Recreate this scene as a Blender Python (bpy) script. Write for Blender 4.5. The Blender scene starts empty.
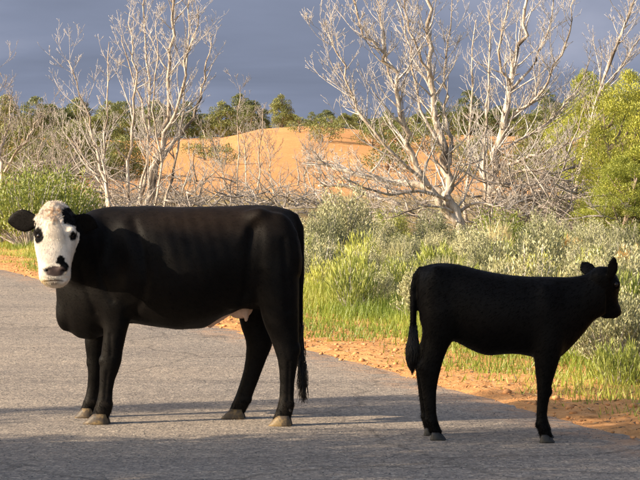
import bpy, bmesh, math, random
import numpy as np
from mathutils import Vector, Matrix, noise as mnoise
from mathutils.bvhtree import BVHTree
from mathutils.kdtree import KDTree
random.seed(7); rng = np.random.default_rng(7)
R = math.radians
scene = bpy.context.scene
C = scene.collection

# ------------------------------------------------------------------ camera
CAMH = 1.6; F = 2150.0; PITCH = math.atan(71 / F)
cam = bpy.data.cameras.new('camera'); camo = bpy.data.objects.new('camera', cam); C.objects.link(camo)
camo.location = (0, 0, CAMH); camo.rotation_euler = (math.pi / 2 - PITCH, 0, 0)
cam.sensor_width = 36.0; cam.lens = F / 640 * 36.0; cam.clip_start = 0.1; cam.clip_end = 6000
scene.camera = camo
scene.render.resolution_x = 1024; scene.render.resolution_y = 768

# ------------------------------------------------------------------ light
SUN_EL = R(23); SUN_AZ = R(18)            # sunlight travels to the right, 18 degrees away from the camera
LD = Vector((math.cos(SUN_AZ) * math.cos(SUN_EL), math.sin(SUN_AZ) * math.cos(SUN_EL), -math.sin(SUN_EL)))
sun = bpy.data.lights.new('sun', 'SUN'); sun.energy = 4.6; sun.angle = R(0.55); sun.color = (1.0, 0.84, 0.62)
suno = bpy.data.objects.new('sun', sun); C.objects.link(suno)
suno.rotation_euler = LD.to_track_quat('-Z', 'Y').to_euler(); suno.location = (-20, -5, 15)
scene.view_settings.view_transform = 'Standard'; scene.view_settings.look = 'None'
scene.view_settings.gamma = 1; scene.view_settings.use_curve_mapping = False
scene.view_settings.exposure = 1.25

w = bpy.data.worlds.new('World'); scene.world = w; w.use_nodes = True
wn = w.node_tree; wn.nodes.clear()
def wnode(t, **k):
    n = wn.nodes.new(t)
    for a, b in k.items(): setattr(n, a, b)
    return n
sky = wnode('ShaderNodeTexSky', sky_type='NISHITA', sun_disc=False)
sky.sun_elevation = SUN_EL
sky.sun_rotation = math.atan2(-LD.x, -LD.y)
sky.air_density = 1.2; sky.dust_density = 2.0
tc = wnode('ShaderNodeTexCoord')
mp = wnode('ShaderNodeMapping'); mp.inputs['Scale'].default_value = (5, 5, 22); mp.inputs['Location'].default_value = (1.3, 0.2, .55)
wn.links.new(tc.outputs['Generated'], mp.inputs['Vector'])
nz = wnode('ShaderNodeTexNoise'); nz.inputs['Scale'].default_value = 1.0; nz.inputs['Detail'].default_value = 5; nz.inputs['Roughness'].default_value = .5
nz.inputs['Distortion'].default_value = .4
wn.links.new(mp.outputs['Vector'], nz.inputs['Vector'])
cr = wnode('ShaderNodeValToRGB'); e = cr.color_ramp.elements
e[0].position = .30; e[0].color = (.145, .170, .238, 1)
e[1].position = .70; e[1].color = (.325, .350, .450, 1)
m_ = e.new(.5); m_.color = (.205, .236, .328, 1)
wn.links.new(nz.outputs['Fac'], cr.inputs['Fac'])
# storm front: cloud deck ahead, clear sky towards the sun
sep = wnode('ShaderNodeSeparateXYZ'); wn.links.new(tc.outputs['Generated'], sep.inputs[0])
cl = wnode('ShaderNodeVectorMath', operation='SCALE'); cl.inputs['Scale'].default_value = 4.05
wn.links.new(cr.outputs['Color'], cl.inputs[0])
dt = wnode('ShaderNodeVectorMath', operation='DOT_PRODUCT'); dt.inputs[1].default_value = (-.75, -.66, 0)
wn.links.new(tc.outputs['Generated'], dt.inputs[0])
nz2 = wnode('ShaderNodeTexNoise'); nz2.inputs['Scale'].default_value = 2.2; nz2.inputs['Detail'].default_value = 4
wn.links.new(tc.outputs['Generated'], nz2.inputs['Vector'])
ad = wnode('ShaderNodeMath', operation='MULTIPLY_ADD'); ad.inputs[1].default_value = .5
wn.links.new(nz2.outputs['Fac'], ad.inputs[0]); wn.links.new(dt.outputs['Value'], ad.inputs[2])
mr = wnode('ShaderNodeMapRange'); mr.inputs['From Min'].default_value = .05; mr.inputs['From Max'].default_value = .55
wn.links.new(ad.outputs[0], mr.inputs['Value'])
mx = wnode('ShaderNodeMixRGB'); wn.links.new(mr.outputs[0], mx.inputs['Fac'])
wn.links.new(cl.outputs[0], mx.inputs[1]); wn.links.new(sky.outputs['Color'], mx.inputs[2])
bg = wnode('ShaderNodeBackground'); bg.inputs['Strength'].default_value = .125
wn.links.new(mx.outputs[0], bg.inputs['Color'])
wo = wnode('ShaderNodeOutputWorld'); wn.links.new(bg.outputs[0], wo.inputs['Surface'])

# ------------------------------------------------------------------ pixel -> place
FW = Vector((0, math.cos(PITCH), -math.sin(PITCH))); UP = Vector((0, math.sin(PITCH), math.cos(PITCH)))
O = Vector((0, 0, CAMH))
def ray(px, py): return FW + Vector((1, 0, 0)) * ((px - 320) / F) + UP * ((240 - py) / F)
def at(px, py, d):                     # the point on the pixel's ray at depth y = d
    r = ray(px, py); return O + r * (d / r.y)
def flat(px, py):                      # the point of the level road under a pixel
    r = ray(px, py); return O + r * (-O.z / r.z)

# road frame: n across the road (away from the camera), t along it
A0 = flat(0, 268); A1 = flat(640, 436)
TD = (A0 - A1); TD.z = 0; TD.normalize(); ND = Vector((TD.y, -TD.x, 0))
EDGE = A1.dot(ND); ROADW = 8.2
def nt(x, y): return x * ND.x + y * ND.y, x * TD.x + y * TD.y
def xy(n, t): return ND.x * n + TD.x * t, ND.y * n + TD.y * t

def sstep(a, b, x):
    u = np.clip((x - a) / (b - a), 0, 1); return u * u * (3 - 2 * u)
class VN:                              # value noise, vectorised
    def __init__(s, seed): s.g = np.random.default_rng(seed).random((256, 256))
    def __call__(s, x, y):
        x = np.asarray(x, float); y = np.asarray(y, float)
        xi = np.floor(x).astype(int); yi = np.floor(y).astype(int); fx = x - xi; fy = y - yi
        fx = fx * fx * (3 - 2 * fx); fy = fy * fy * (3 - 2 * fy); g = s.g
        a = g[xi & 255, yi & 255]; b = g[(xi + 1) & 255, yi & 255]; c = g[xi & 255, (yi + 1) & 255]; d = g[(xi + 1) & 255, (yi + 1) & 255]
        return (a * (1 - fx) + b * fx) * (1 - fy) + (c * (1 - fx) + d * fx) * fy - .5
V1 = VN(1); V2 = VN(2)
YT = [0, 22, 30, 38, 55, 80, 100, 125, 150, 178, 220, 300, 600, 3000]
ZT = [0, .0, .08, .25, .62, .80, 1.15, 2.5, 4.0, 5.0, 5.1, 4.6, 3.5, 3.0]
PXT = [-400, 0, 120, 220, 262, 325, 400, 500, 640, 1000]; PM = [.85, .82, .78, .86, 1.0, 1.02, .86, .82, .80, .8]
def terrain(x, y):
    x = np.asarray(x, float); y = np.asarray(y, float)
    n, t = nt(x, y)
    px = 320 + F * x / np.maximum(y, 5)
    mult = 1 + (np.interp(px, PXT, PM) - 1) * sstep(90, 160, y)
    z = np.interp(y, YT, ZT) * mult * sstep(EDGE + .8, EDGE + 6, n)
    amp = .06 * sstep(EDGE + .6, EDGE + 3, n) + .5 * sstep(80, 160, y)
    z = z + amp * V1(x * .13 + 9, y * .13) * 1.2 + .6 * amp * V2(x * .5, y * .5) * .5
    out = sstep(EDGE - .22, EDGE + .22, n + .10 * V1(t * 1.6, n * .8) + .12 * V2(t * 6, n * 6)) + sstep(EDGE - ROADW + .1, EDGE - ROADW - .15, n)
    z = z - .032 + out * .036
    z = z + out * (.035 * V2(x * 4.3, y * 4.3) + .02 * V1(x * 11, y * 11)) * sstep(60, 40, y)
    return z
def ground(px, py):                    # first terrain hit along a pixel's ray
    r = ray(px, py); prev = 8.0
    ds = np.concatenate([np.arange(8, 60, .15), np.arange(60, 320, .8)])
    X = r.x / r.y * ds; Z = CAMH + r.z / r.y * ds; T = terrain(X, ds)
    k = np.nonzero(Z <= T)[0]
    d = ds[k[0]] if len(k) else 200.0
    x = r.x / r.y * d
    return Vector((x, d, float(terrain(x, d))))
def stand(px, d):                      # ground point in a pixel column at depth d
    x = (px - 320) / F * d; return Vector((x, d, float(terrain(x, d))))

# ------------------------------------------------------------------ materials
def mat(name):
    m = bpy.data.materials.new(name); m.use_nodes = True; t = m.node_tree; t.nodes.clear()
    o = t.nodes.new('ShaderNodeOutputMaterial')
    def N(ty, **k):
        n = t.nodes.new(ty)
        for a, b in k.items():
            if a.startswith('i_'): n.inputs[a[2:].replace('_', ' ')].default_value = b
            else: setattr(n, a, b)
        return n
    return m, N, t.links.new, o
def noise(N, L, vec, scale, detail=4, rough=.55, dist=0):
    n = N('ShaderNodeTexNoise'); n.inputs['Scale'].default_value = scale; n.inputs['Detail'].default_value = detail
    n.inputs['Roughness'].default_value = rough; n.inputs['Distortion'].default_value = dist
    L(vec, n.inputs['Vector']); return n.outputs['Fac']
def ramp(N, L, fac, stops):
    r = N('ShaderNodeValToRGB'); els = r.color_ramp.elements
    while len(els) < len(stops): els.new(.5)
    for el, (p, c) in zip(els, stops): el.position = p; el.color = (*c, 1)
    L(fac, r.inputs['Fac']); return r.outputs['Color']
def mixc(N, L, fac, a, b, mode='MIX'):
    x = N('ShaderNodeMixRGB', blend_type=mode)
    for s, v in ((0, fac), (1, a), (2, b)):
        if hasattr(v, 'links'): L(v, x.inputs[s])
        elif isinstance(v, (int, float)): x.inputs[s].default_value = v
        else: x.inputs[s].default_value = (*v, 1)
    return x.outputs[0]
def bump(N, L, h, strength, dist, prev=None):
    b = N('ShaderNodeBump'); b.inputs['Strength'].default_value = strength; b.inputs['Distance'].default_value = dist
    L(h, b.inputs['Height'])
    if prev: L(prev, b.inputs['Normal'])
    return b.outputs['Normal']
def pos(N): return N('ShaderNodeNewGeometry').outputs['Position']
def princ(N, L, o, col, rough=.8, nrm=None, spec=.3):
    p = N('ShaderNodeBsdfPrincipled'); p.inputs['Roughness'].default_value = rough; p.inputs['Specular IOR Level'].default_value = spec
    if hasattr(col, 'links'): L(col, p.inputs['Base Color'])
    else: p.inputs['Base Color'].default_value = (*col, 1)
    if nrm: L(nrm, p.inputs['Normal'])
    L(p.outputs[0], o.inputs['Surface']); return p

def mat_soil():
    m, N, L, o = mat('orange_soil'); P = pos(N)
    a = noise(N, L, P, .35, 6, .6); b = noise(N, L, P, 9, 6, .65); c = noise(N, L, P, 2.2, 5, .6, .5)
    col = ramp(N, L, a, [(.3, (.56, .25, .080)), (.5, (.65, .305, .098)), (.7, (.70, .36, .13))])
    col = mixc(N, L, .55, col, ramp(N, L, b, [(.3, (.30, .15, .075)), (.5, (.56, .28, .12)), (.72, (.68, .42, .24))]))
    at_ = N('ShaderNodeAttribute', attribute_name='litter')
    lit = mixc(N, L, c, (.30, .24, .13), (.22, .20, .09))
    mu = N('ShaderNodeMath', operation='MULTIPLY_ADD'); L(c, mu.inputs[0]); mu.inputs[1].default_value = 1.6; mu.inputs[2].default_value = -.8
    ad = N('ShaderNodeMath', operation='ADD', use_clamp=True); L(mu.outputs[0], ad.inputs[0]); L(at_.outputs['Fac'], ad.inputs[1])
    m2 = N('ShaderNodeMath', operation='MULTIPLY'); L(ad.outputs[0], m2.inputs[0]); L(at_.outputs['Fac'], m2.inputs[1])
    col = mixc(N, L, m2.outputs[0], col, lit)
    sp = ramp(N, L, noise(N, L, P, 5.5, 7, .75, .8), [(.30, (.34, .27, .22)), (.43, (1, 1, 1))]); col = mixc(N, L, .85, col, sp, 'MULTIPLY')
    nb = bump(N, L, noise(N, L, P, 28, 6, .7), .7, .03); nb = bump(N, L, c, .5, .12, nb)
    princ(N, L, o, col, .95, nb, .1); return m
def mat_asphalt():
    m, N, L, o = mat('chip_seal_asphalt'); P = pos(N)
    v = N('ShaderNodeTexVoronoi', i_Scale=52.0); L(P, v.inputs['Vector'])
    v2 = N('ShaderNodeTexVoronoi', i_Scale=150.0); L(P, v2.inputs['Vector'])
    st = N('ShaderNodeSeparateColor'); L(v.outputs['Color'], st.inputs[0])
    chips = ramp(N, L, st.outputs[0], [(0, (.10, .092, .088)), (.3, (.19, .174, .162)), (.65, (.26, .236, .216)), (.88, (.35, .31, .27)), (1, (.50, .45, .39))])
    big = noise(N, L, P, .55, 5, .6); fine = noise(N, L, P, 22, 4, .7)
    col = mixc(N, L, .32, chips, ramp(N, L, fine, [(.3, (.19, .174, .162)), (.7, (.29, .264, .238))]))
    col = mixc(N, L, .8, col, ramp(N, L, big, [(.3, (.78, .79, .82)), (.7, (1.1, 1.06, 1.0))]), 'MULTIPLY')
    rnn = N('ShaderNodeVectorMath', operation='DOT_PRODUCT'); L(P, rnn.inputs[0]); rnn.inputs[1].default_value = ND[:]
    # wheel tracks polished darker along the road, sand drifted in from the edge, thin tar-filled cracks
    mpp = N('ShaderNodeMapping'); mpp.inputs['Rotation'].default_value = (0, 0, -math.atan2(TD.y, TD.x)); mpp.inputs['Scale'].default_value = (.12, 1.1, 1); L(P, mpp.inputs['Vector'])
    col = mixc(N, L, .75, col, ramp(N, L, noise(N, L, mpp.outputs[0], 1.0, 5, .6, .3), [(.32, (.72, .72, .74)), (.5, (1, 1, 1)), (.7, (1.12, 1.1, 1.07))]), 'MULTIPLY')
    mrr = N('ShaderNodeMapRange'); L(rnn.outputs['Value'], mrr.inputs['Value']); mrr.inputs['From Min'].default_value = EDGE - .55; mrr.inputs['From Max'].default_value = EDGE + .1
    sdm = N('ShaderNodeMath', operation='MULTIPLY', use_clamp=True); L(mrr.outputs[0], sdm.inputs[0]); L(ramp(N, L, noise(N, L, P, 3.2, 6, .7), [(.42, (0, 0, 0)), (.62, (1, 1, 1))]), sdm.inputs[1])
    col = mixc(N, L, sdm.outputs[0], col, (.46, .27, .15))
    vc = N('ShaderNodeTexVoronoi', feature='DISTANCE_TO_EDGE', i_Scale=.42); nzd = N('ShaderNodeTexNoise', i_Scale=1.6, i_Detail=5.0); L(P, nzd.inputs['Vector'])
    vad = N('ShaderNodeMixRGB', blend_type='ADD'); vad.inputs[0].default_value = .55; L(P, vad.inputs[1]); L(nzd.outputs['Color'], vad.inputs[2]); L(vad.outputs[0], vc.inputs['Vector'])
    crk = ramp(N, L, vc.outputs['Distance'], [(.0, (.32, .32, .33)), (.006, (.5, .5, .5)), (.011, (1, 1, 1))])
    col = mixc(N, L, .45, col, crk, 'MULTIPLY'); col = mixc(N, L, 1.0, col, (1.07, 1.0, .925), 'MULTIPLY')
    h = bump(N, L, v.outputs['Distance'], .55, .006); h = bump(N, L, noise(N, L, P, 4.5, 5, .7), .35, .02, h)
    princ(N, L, o, col, .9, h, .15); return m
def mat_bark(name, pale, tan, dark, dk=.33):
    m, N, L, o = mat(name); P = pos(N)
    mpn = N('ShaderNodeMapping'); mpn.inputs['Scale'].default_value = (9, 9, 1.6); L(P, mpn.inputs['Vector'])
    a = noise(N, L, mpn.outputs[0], 1.6, 6, .65, .6); b = noise(N, L, P, 1.1, 3, .5)
    oi = N('ShaderNodeObjectInfo')
    col = ramp(N, L, a, [(.3, dark), (.45, tan), (.62, pale), (.8, tuple(min(1, c * 1.15) for c in pale))])
    msk = ramp(N, L, b, [(dk - .06, (1, 1, 1)), (dk + .10, (0, 0, 0))])
    col = mixc(N, L, msk, col, tuple(c * .55 for c in dark))
    nb = bump(N, L, a, .7, .03)
    princ(N, L, o, col, .85, nb, .15); return m
def mat_leaf(name, cols, trans=.3, rough=.7):
    m, N, L, o = mat(name)
    at_ = N('ShaderNodeAttribute', attribute_name='var'); oi = N('ShaderNodeObjectInfo')
    col = ramp(N, L, at_.outputs['Fac'], [(i / (len(cols) - 1), c) for i, c in enumerate(cols)])
    hs = N('ShaderNodeHueSaturation'); L(col, hs.inputs['Color'])
    mr_ = N('ShaderNodeMapRange'); L(oi.outputs['Random'], mr_.inputs['Value']); mr_.inputs['To Min'].default_value = .66; mr_.inputs['To Max'].default_value = 1.24
    L(mr_.outputs[0], hs.inputs['Value'])
    mr2 = N('ShaderNodeMapRange'); L(oi.outputs['Random'], mr2.inputs['Value']); mr2.inputs['To Min'].default_value = .515; mr2.inputs['To Max'].default_value = .485
    L(mr2.outputs[0], hs.inputs['Hue'])
    d = N('ShaderNodeBsdfDiffuse'); L(hs.outputs[0], d.inputs['Color'])
    t = N('ShaderNodeBsdfTranslucent'); L(hs.outputs[0], t.inputs['Color'])
    g = N('ShaderNodeBsdfGlossy'); g.inputs['Roughness'].default_value = .5; g.inputs['Color'].default_value = (.9, .9, .9, 1)
    x = N('ShaderNodeMixShader'); x.inputs[0].default_value = trans; L(d.outputs[0], x.inputs[1]); L(t.outputs[0], x.inputs[2])
    y = N('ShaderNodeMixShader'); y.inputs[0].default_value = .03; L(x.outputs[0], y.inputs[1]); L(g.outputs[0], y.inputs[2])
    L(y.outputs[0], o.inputs['Surface']); return m
def mat_plain(name, col, rough=.8, spec=.3, bscale=None, var=.25):
    m, N, L, o = mat(name); P = pos(N)
    a = noise(N, L, P, bscale or 20, 5, .6)
    c = ramp(N, L, a, [(.3, tuple(x * (1 - var) for x in col)), (.7, tuple(min(1, x * (1 + var)) for x in col))])
    princ(N, L, o, c, rough, bump(N, L, a, .4, .004), spec); return m
def mat_hoof():
    m, N, L, o = mat('amber_hoof'); P = pos(N)
    a = noise(N, L, P, 13, 5, .7, .4); b = noise(N, L, P, 60, 4, .6)
    col = ramp(N, L, a, [(.34, (.040, .033, .030)), (.50, (.085, .06, .038)), (.62, (.20, .135, .06)), (.76, (.08, .06, .042))])
    princ(N, L, o, mixc(N, L, .4, col, ramp(N, L, b, [(.3, (.6, .6, .6)), (.7, (1, 1, 1))]), 'MULTIPLY'), .55, bump(N, L, b, .4, .004), .3); return m
def mat_coat(name):
    m, N, L, o = mat(name)
    at_ = N('ShaderNodeAttribute', attribute_name='coat')
    P = pos(N); mpn = N('ShaderNodeMapping'); mpn.inputs['Scale'].default_value = (60, 200, 120); L(P, mpn.inputs['Vector'])
    a = noise(N, L, mpn.outputs[0], 1, 3, .6); b = noise(N, L, P, 9, 4, .6)
    col = mixc(N, L, .7, at_.outputs['Color'], ramp(N, L, b, [(.3, (.75, .72, .68)), (.7, (1.15, 1.1, 1.08))]), 'MULTIPLY')
    nb = bump(N, L, a, .45, .003); nb = bump(N, L, b, .15, .01, nb)
    p = princ(N, L, o, col, .55, nb, .065)
    p.inputs['Sheen Weight'].default_value = .006; p.inputs['Sheen Roughness'].default_value = .4; p.inputs['Sheen Tint'].default_value = (.9, .75, .6, 1)
    return m

def mat_strand():
    m, N, L, o = mat('cattle_hair'); a = N('ShaderNodeAttribute', attribute_name='coat'); princ(N, L, o, a.outputs['Color'], .8, None, .02); return m
M = dict(
    strand=mat_strand(),
    soil=mat_soil(), asphalt=mat_asphalt(),
    bark=mat_bark('weathered_dead_wood', (.55, .485, .425), (.38, .30, .23), (.12, .09, .07), .36),
    bark2=mat_bark('grey_dead_twigs', (.56, .515, .485), (.42, .375, .34), (.17, .145, .13), .30),
    bark3=mat_bark('grey_brown_brush', (.40, .355, .325), (.28, .24, .21), (.12, .10, .085), .3),
    juniper_bark=mat_bark('juniper_bark', (.34, .27, .21), (.24, .18, .13), (.10, .075, .055), .1),
    sage=mat_leaf('sage_leaves', [(.17, .17, .085), (.275, .275, .14), (.38, .37, .20), (.46, .44, .26)], .2),
    rabbit=mat_leaf('rabbitbrush_leaves', [(.24, .27, .05), (.38, .41, .08), (.52, .50, .14)], .3),
    green=mat_leaf('fresh_green_leaves', [(.12, .155, .03), (.21, .245, .042), (.32, .335, .07)], .3),
    juniper=mat_leaf('juniper_scale_leaves', [(.20, .225, .036), (.34, .36, .055), (.49, .48, .095)], .25),
    far=mat_leaf('distant_juniper_leaves', [(.085, .105, .032), (.165, .185, .055), (.26, .265, .085)], .2),
    mid=mat_leaf('olive_juniper_leaves', [(.12, .14, .042), (.21, .22, .066), (.30, .30, .10)], .22),
    grass=mat_leaf('grass_blades', [(.14, .20, .025), (.235, .29, .036), (.33, .35, .055), (.46, .42, .15)], .35),
    straw=mat_leaf('straw_grass', [(.36, .33, .14), (.50, .44, .22), (.60, .53, .30)], .3),
    rust=mat_leaf('rusty_buckwheat', [(.36, .22, .07), (.48, .28, .10), (.44, .36, .11)], .3),
    litter=mat_leaf('dry_litter', [(.07, .045, .03), (.14, .085, .05), (.26, .17, .10), (.42, .33, .2)], 0),
    chip=mat_leaf('stone_chippings', [(.11, .10, .094), (.17, .155, .142), (.24, .215, .195), (.33, .295, .255), (.50, .45, .385)], 0),
    clod=mat_plain('soil_clods', (.50, .25, .11), .95, .1, 30),
    coat=mat_coat('cattle_coat'),
    hoof=mat_hoof(), hoofd=mat_plain('dark_hoof', (.020, .018, .017), .55, .35, 40, .4),
    dew=mat_plain('dewclaw_horn', (.03, .025, .022), .6, .2, 40, .4),
    udder=mat_plain('udder_skin', (.50, .33, .25), .6, .3, 30, .15),
    hair=mat_plain('tail_hair', (.016, .013, .012), .5, .3, 60, .3),
)
mE, N_, L_, o_ = mat('cattle_eye'); princ(N_, L_, o_, (.008, .005, .004), .14, None, .3); M['eye'] = mE

# ------------------------------------------------------------------ object helpers
def tag(o, label=None, cat=None, group=None, kind=None):
    if label: o['label'] = label
    if cat: o['category'] = cat
    if group: o['group'] = group
    if kind: o['kind'] = kind
    return o
def mesh_np(name, verts, faces, mats=None, var=None, mi=None, smooth=False):
    me = bpy.data.meshes.new(name)
    verts = np.asarray(verts, np.float32).reshape(-1, 3)
    if isinstance(faces, np.ndarray):
        k = faces.shape[1]; nf = len(faces)
        me.vertices.add(len(verts)); me.vertices.foreach_set('co', verts.ravel())
        me.loops.add(nf * k); me.loops.foreach_set('vertex_index', faces.astype(np.int32).ravel())
        me.polygons.add(nf); me.polygons.foreach_set('loop_start', np.arange(0, nf * k, k, dtype=np.int32))
        me.update(calc_edges=True)
    else:
        me.from_pydata(verts.tolist(), [], faces); me.update()
    if var is not None:
        a = me.attributes.new('var', 'FLOAT', 'POINT'); a.data.foreach_set('value', np.asarray(var, np.float32))
    for m in (mats or []): me.materials.append(m)
    if mi is not None: me.polygons.foreach_set('material_index', np.asarray(mi, np.int32))
    if smooth: me.polygons.foreach_set('use_smooth', np.ones(len(me.polygons), bool))
    return me
def link(name, me, parent=None, loc=None):
    o = bpy.data.objects.new(name, me); C.objects.link(o)
    if parent: o.parent = parent
    if loc is not None: o.location = loc
    return o
def empty(name, loc):
    o = bpy.data.objects.new(name, None); o.empty_display_size = .2; C.objects.link(o); o.location = loc; return o
def copy_tree(o, parent=None):
    c = o.copy(); C.objects.link(c); c.parent = parent
    for ch in o.children: copy_tree(ch, c)
    return c

class Tubes:                                   # many tapered tubes in one mesh
    def __init__(s): s.v = []; s.f = []
    def add(s, pts, rad, k=5):
        b = len(s.v); n = len(pts)
        tang = [(pts[min(i + 1, n - 1)] - pts[max(i - 1, 0)]).normalized() for i in range(n)]
        ref = Vector((0, 0, 1)) if abs(tang[0].z) < .8 else Vector((1, 0, 0))
        for i in range(n):
            a = tang[i].cross(ref); a = a.normalized() if a.length > 1e-4 else Vector((1, 0, 0)); c = tang[i].cross(a)
            for j in range(k):
                th = 2 * math.pi * j / k
                p = pts[i] + (a * math.cos(th) + c * math.sin(th)) * rad[i]; s.v.append((p.x, p.y, p.z))
        for i in range(n - 1):
            for j in range(k):
                j2 = (j + 1) % k
                s.f.append((b + i * k + j, b + i * k + j2, b + (i + 1) * k + j2, b + (i + 1) * k + j))
        s.f.append(tuple(b + j for j in range(k))[::-1]); s.f.append(tuple(b + (n - 1) * k + j for j in range(k)))
    def mesh(s, name, m, off=Vector((0, 0, 0)), smooth=True):
        v = np.asarray(s.v, np.float32).reshape(-1, 3) - np.array(off[:], np.float32)
        return mesh_np(name, v, s.f, [m], smooth=smooth)
def blades(cent, dirs, length, width, kind='diamond'):
    """leaf-sized faces: returns verts, faces, per-vertex index of leaf"""
    n = len(cent); dirs = dirs / np.linalg.norm(dirs, axis=1, keepdims=True)
    rnd = rng.normal(size=(n, 3)); side = np.cross(dirs, rnd); side /= np.linalg.norm(side, axis=1, keepdims=True) + 1e-9
    L = length[:, None]; W = width[:, None]
    if kind == 'diamond':
        v = np.stack([cent, cent + dirs * L * .45 + side * W * .5, cent + dirs * L, cent + dirs * L * .45 - side * W * .5], 1)
        f = np.arange(n * 4).reshape(n, 4); idx = np.repeat(np.arange(n), 4)
    else:
        v = np.stack([cent - side * W * .5, cent + side * W * .5, cent + dirs * L], 1)
        f = np.arange(n * 3).reshape(n, 3); idx = np.repeat(np.arange(n), 3)
    return v.reshape(-1, 3), f, idx
def rand_dirs(n, zmin=-1.0):
    z = rng.uniform(zmin, 1, n); a = rng.uniform(0, 2 * np.pi, n); r = np.sqrt(1 - z * z)
    return np.stack([r * np.cos(a), r * np.sin(a), z], 1)

# ------------------------------------------------------------------ setting: ground and road
def spaced(parts):
    out = []
    for a, b, s in parts: out += list(np.arange(a, b, s))
    return np.array(out)
def geo(a, b, s, g):
    out = [a]
    while out[-1] < b: out.append(out[-1] + s); s *= g
    return out
ns = np.array(sorted(set([-x for x in geo(3.0, 900, 1.2, 1.25)] + list(np.arange(-2.6, EDGE - .5, .7)) + list(np.arange(EDGE - .4, EDGE + 2.2, .05)) + geo(EDGE + 2.2, 2500, .12, 1.045))))
ts = np.array(sorted(set([-x for x in geo(0.5, 900, 2.0, 1.25)] + list(np.arange(0, 9, .5)) + list(np.arange(9, 42, .09)) + geo(42, 2500, .2, 1.045))))
NN, TT = np.meshgrid(ns, ts, indexing='ij')
X = ND.x * NN + TD.x * TT; Y = ND.y * NN + TD.y * TT; Z = terrain(X, Y)
gi = np.arange(NN.size).reshape(NN.shape)
gf = np.stack([gi[:-1, :-1], gi[1:, :-1], gi[1:, 1:], gi[:-1, 1:]], -1).reshape(-1, 4)
me = mesh_np('ground', np.stack([X, Y, Z], -1).reshape(-1, 3), gf, [M['soil']], smooth=True)
lit = sstep(EDGE + 1.0, EDGE + 2.6, NN + .9 * V1(TT * .7, NN * .7)) * sstep(95, 60, Y) * .95
a_ = me.attributes.new('litter', 'FLOAT', 'POINT'); a_.data.foreach_set('value', lit.astype(np.float32).ravel())
tag(link('ground', me), kind='structure')
rt = np.concatenate([np.arange(-60, 8, 2.0), np.arange(8, 42, .12), np.arange(42, 260, 3.0)])
rn = np.concatenate([[EDGE - ROADW], np.arange(EDGE - ROADW + .3, EDGE - .3, .5), [EDGE - .2, EDGE]])
RN, RT = np.meshgrid(rn, rt, indexing='ij'); RN = RN.copy()
RN[-1] += .05 * V1(rt * .8, rt * 0) * 2 + .03 * V2(rt * 5, rt * 0) * 2
RN[0] += .10 * V1(rt * 1.3, rt * 0 + 5) * 2
RZ = .012 * V1(RN * .5, RT * .5); RZ[-1] -= .012; RZ[0] -= .012
RX = ND.x * RN + TD.x * RT; RY = ND.y * RN + TD.y * RT
gi = np.arange(RN.size).reshape(RN.shape)
gf = np.stack([gi[:-1, :-1], gi[1:, :-1], gi[1:, 1:], gi[:-1, 1:]], -1).reshape(-1, 4)
tag(link('road', mesh_np('road', np.stack([RX, RY, RZ], -1).reshape(-1, 3), gf, [M['asphalt']], smooth=True)), kind='structure')
def roadz_v(n, t): return .012 * V1(n * .5, t * .5)
def chippings():
    n = 42000; tt = 8.5 + 27 * rng.random(n) ** 1.5; nn = EDGE - 6.5 + 6.45 * rng.random(n)
    x = ND.x * nn + TD.x * tt; y = ND.y * nn + TD.y * tt; k = (abs(x) < .19 * y); x, y, nn, tt = x[k], y[k], nn[k], tt[k]; n = len(x)
    z = roadz_v(nn, tt); r = rng.uniform(.0035, .0075, n) * (1 + .012 * np.maximum(0, y - 14))
    ov = np.array([[1, 0, 0], [-.5, .87, 0], [-.5, -.87, 0], [.2, .1, .6]]); of = np.array([[0, 1, 3], [1, 2, 3], [2, 0, 3]])
    a = rng.uniform(0, 6.28, n); ca, sa = np.cos(a), np.sin(a)
    v = ov[None] * (1 + rng.normal(0, .25, (n, 4, 1))); v = np.stack([v[..., 0] * ca[:, None] - v[..., 1] * sa[:, None], v[..., 0] * sa[:, None] + v[..., 1] * ca[:, None], v[..., 2]], -1)
    v = v * r[:, None, None] + np.stack([x, y, z], 1)[:, None]
    f = of[None] + (np.arange(n) * 4)[:, None, None]
    tag(link('chippings', mesh_np('chippings', v.reshape(-1, 3), f.reshape(-1, 3), [M['chip']], var=np.repeat(rng.random(n), 4))), 'loose stone chippings standing proud of the road surface', 'gravel', None, 'stuff')
chippings()
def roadz(x, y):
    n, t = nt(x, y); return float(.012 * V1(n * .5, t * .5))

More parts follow.
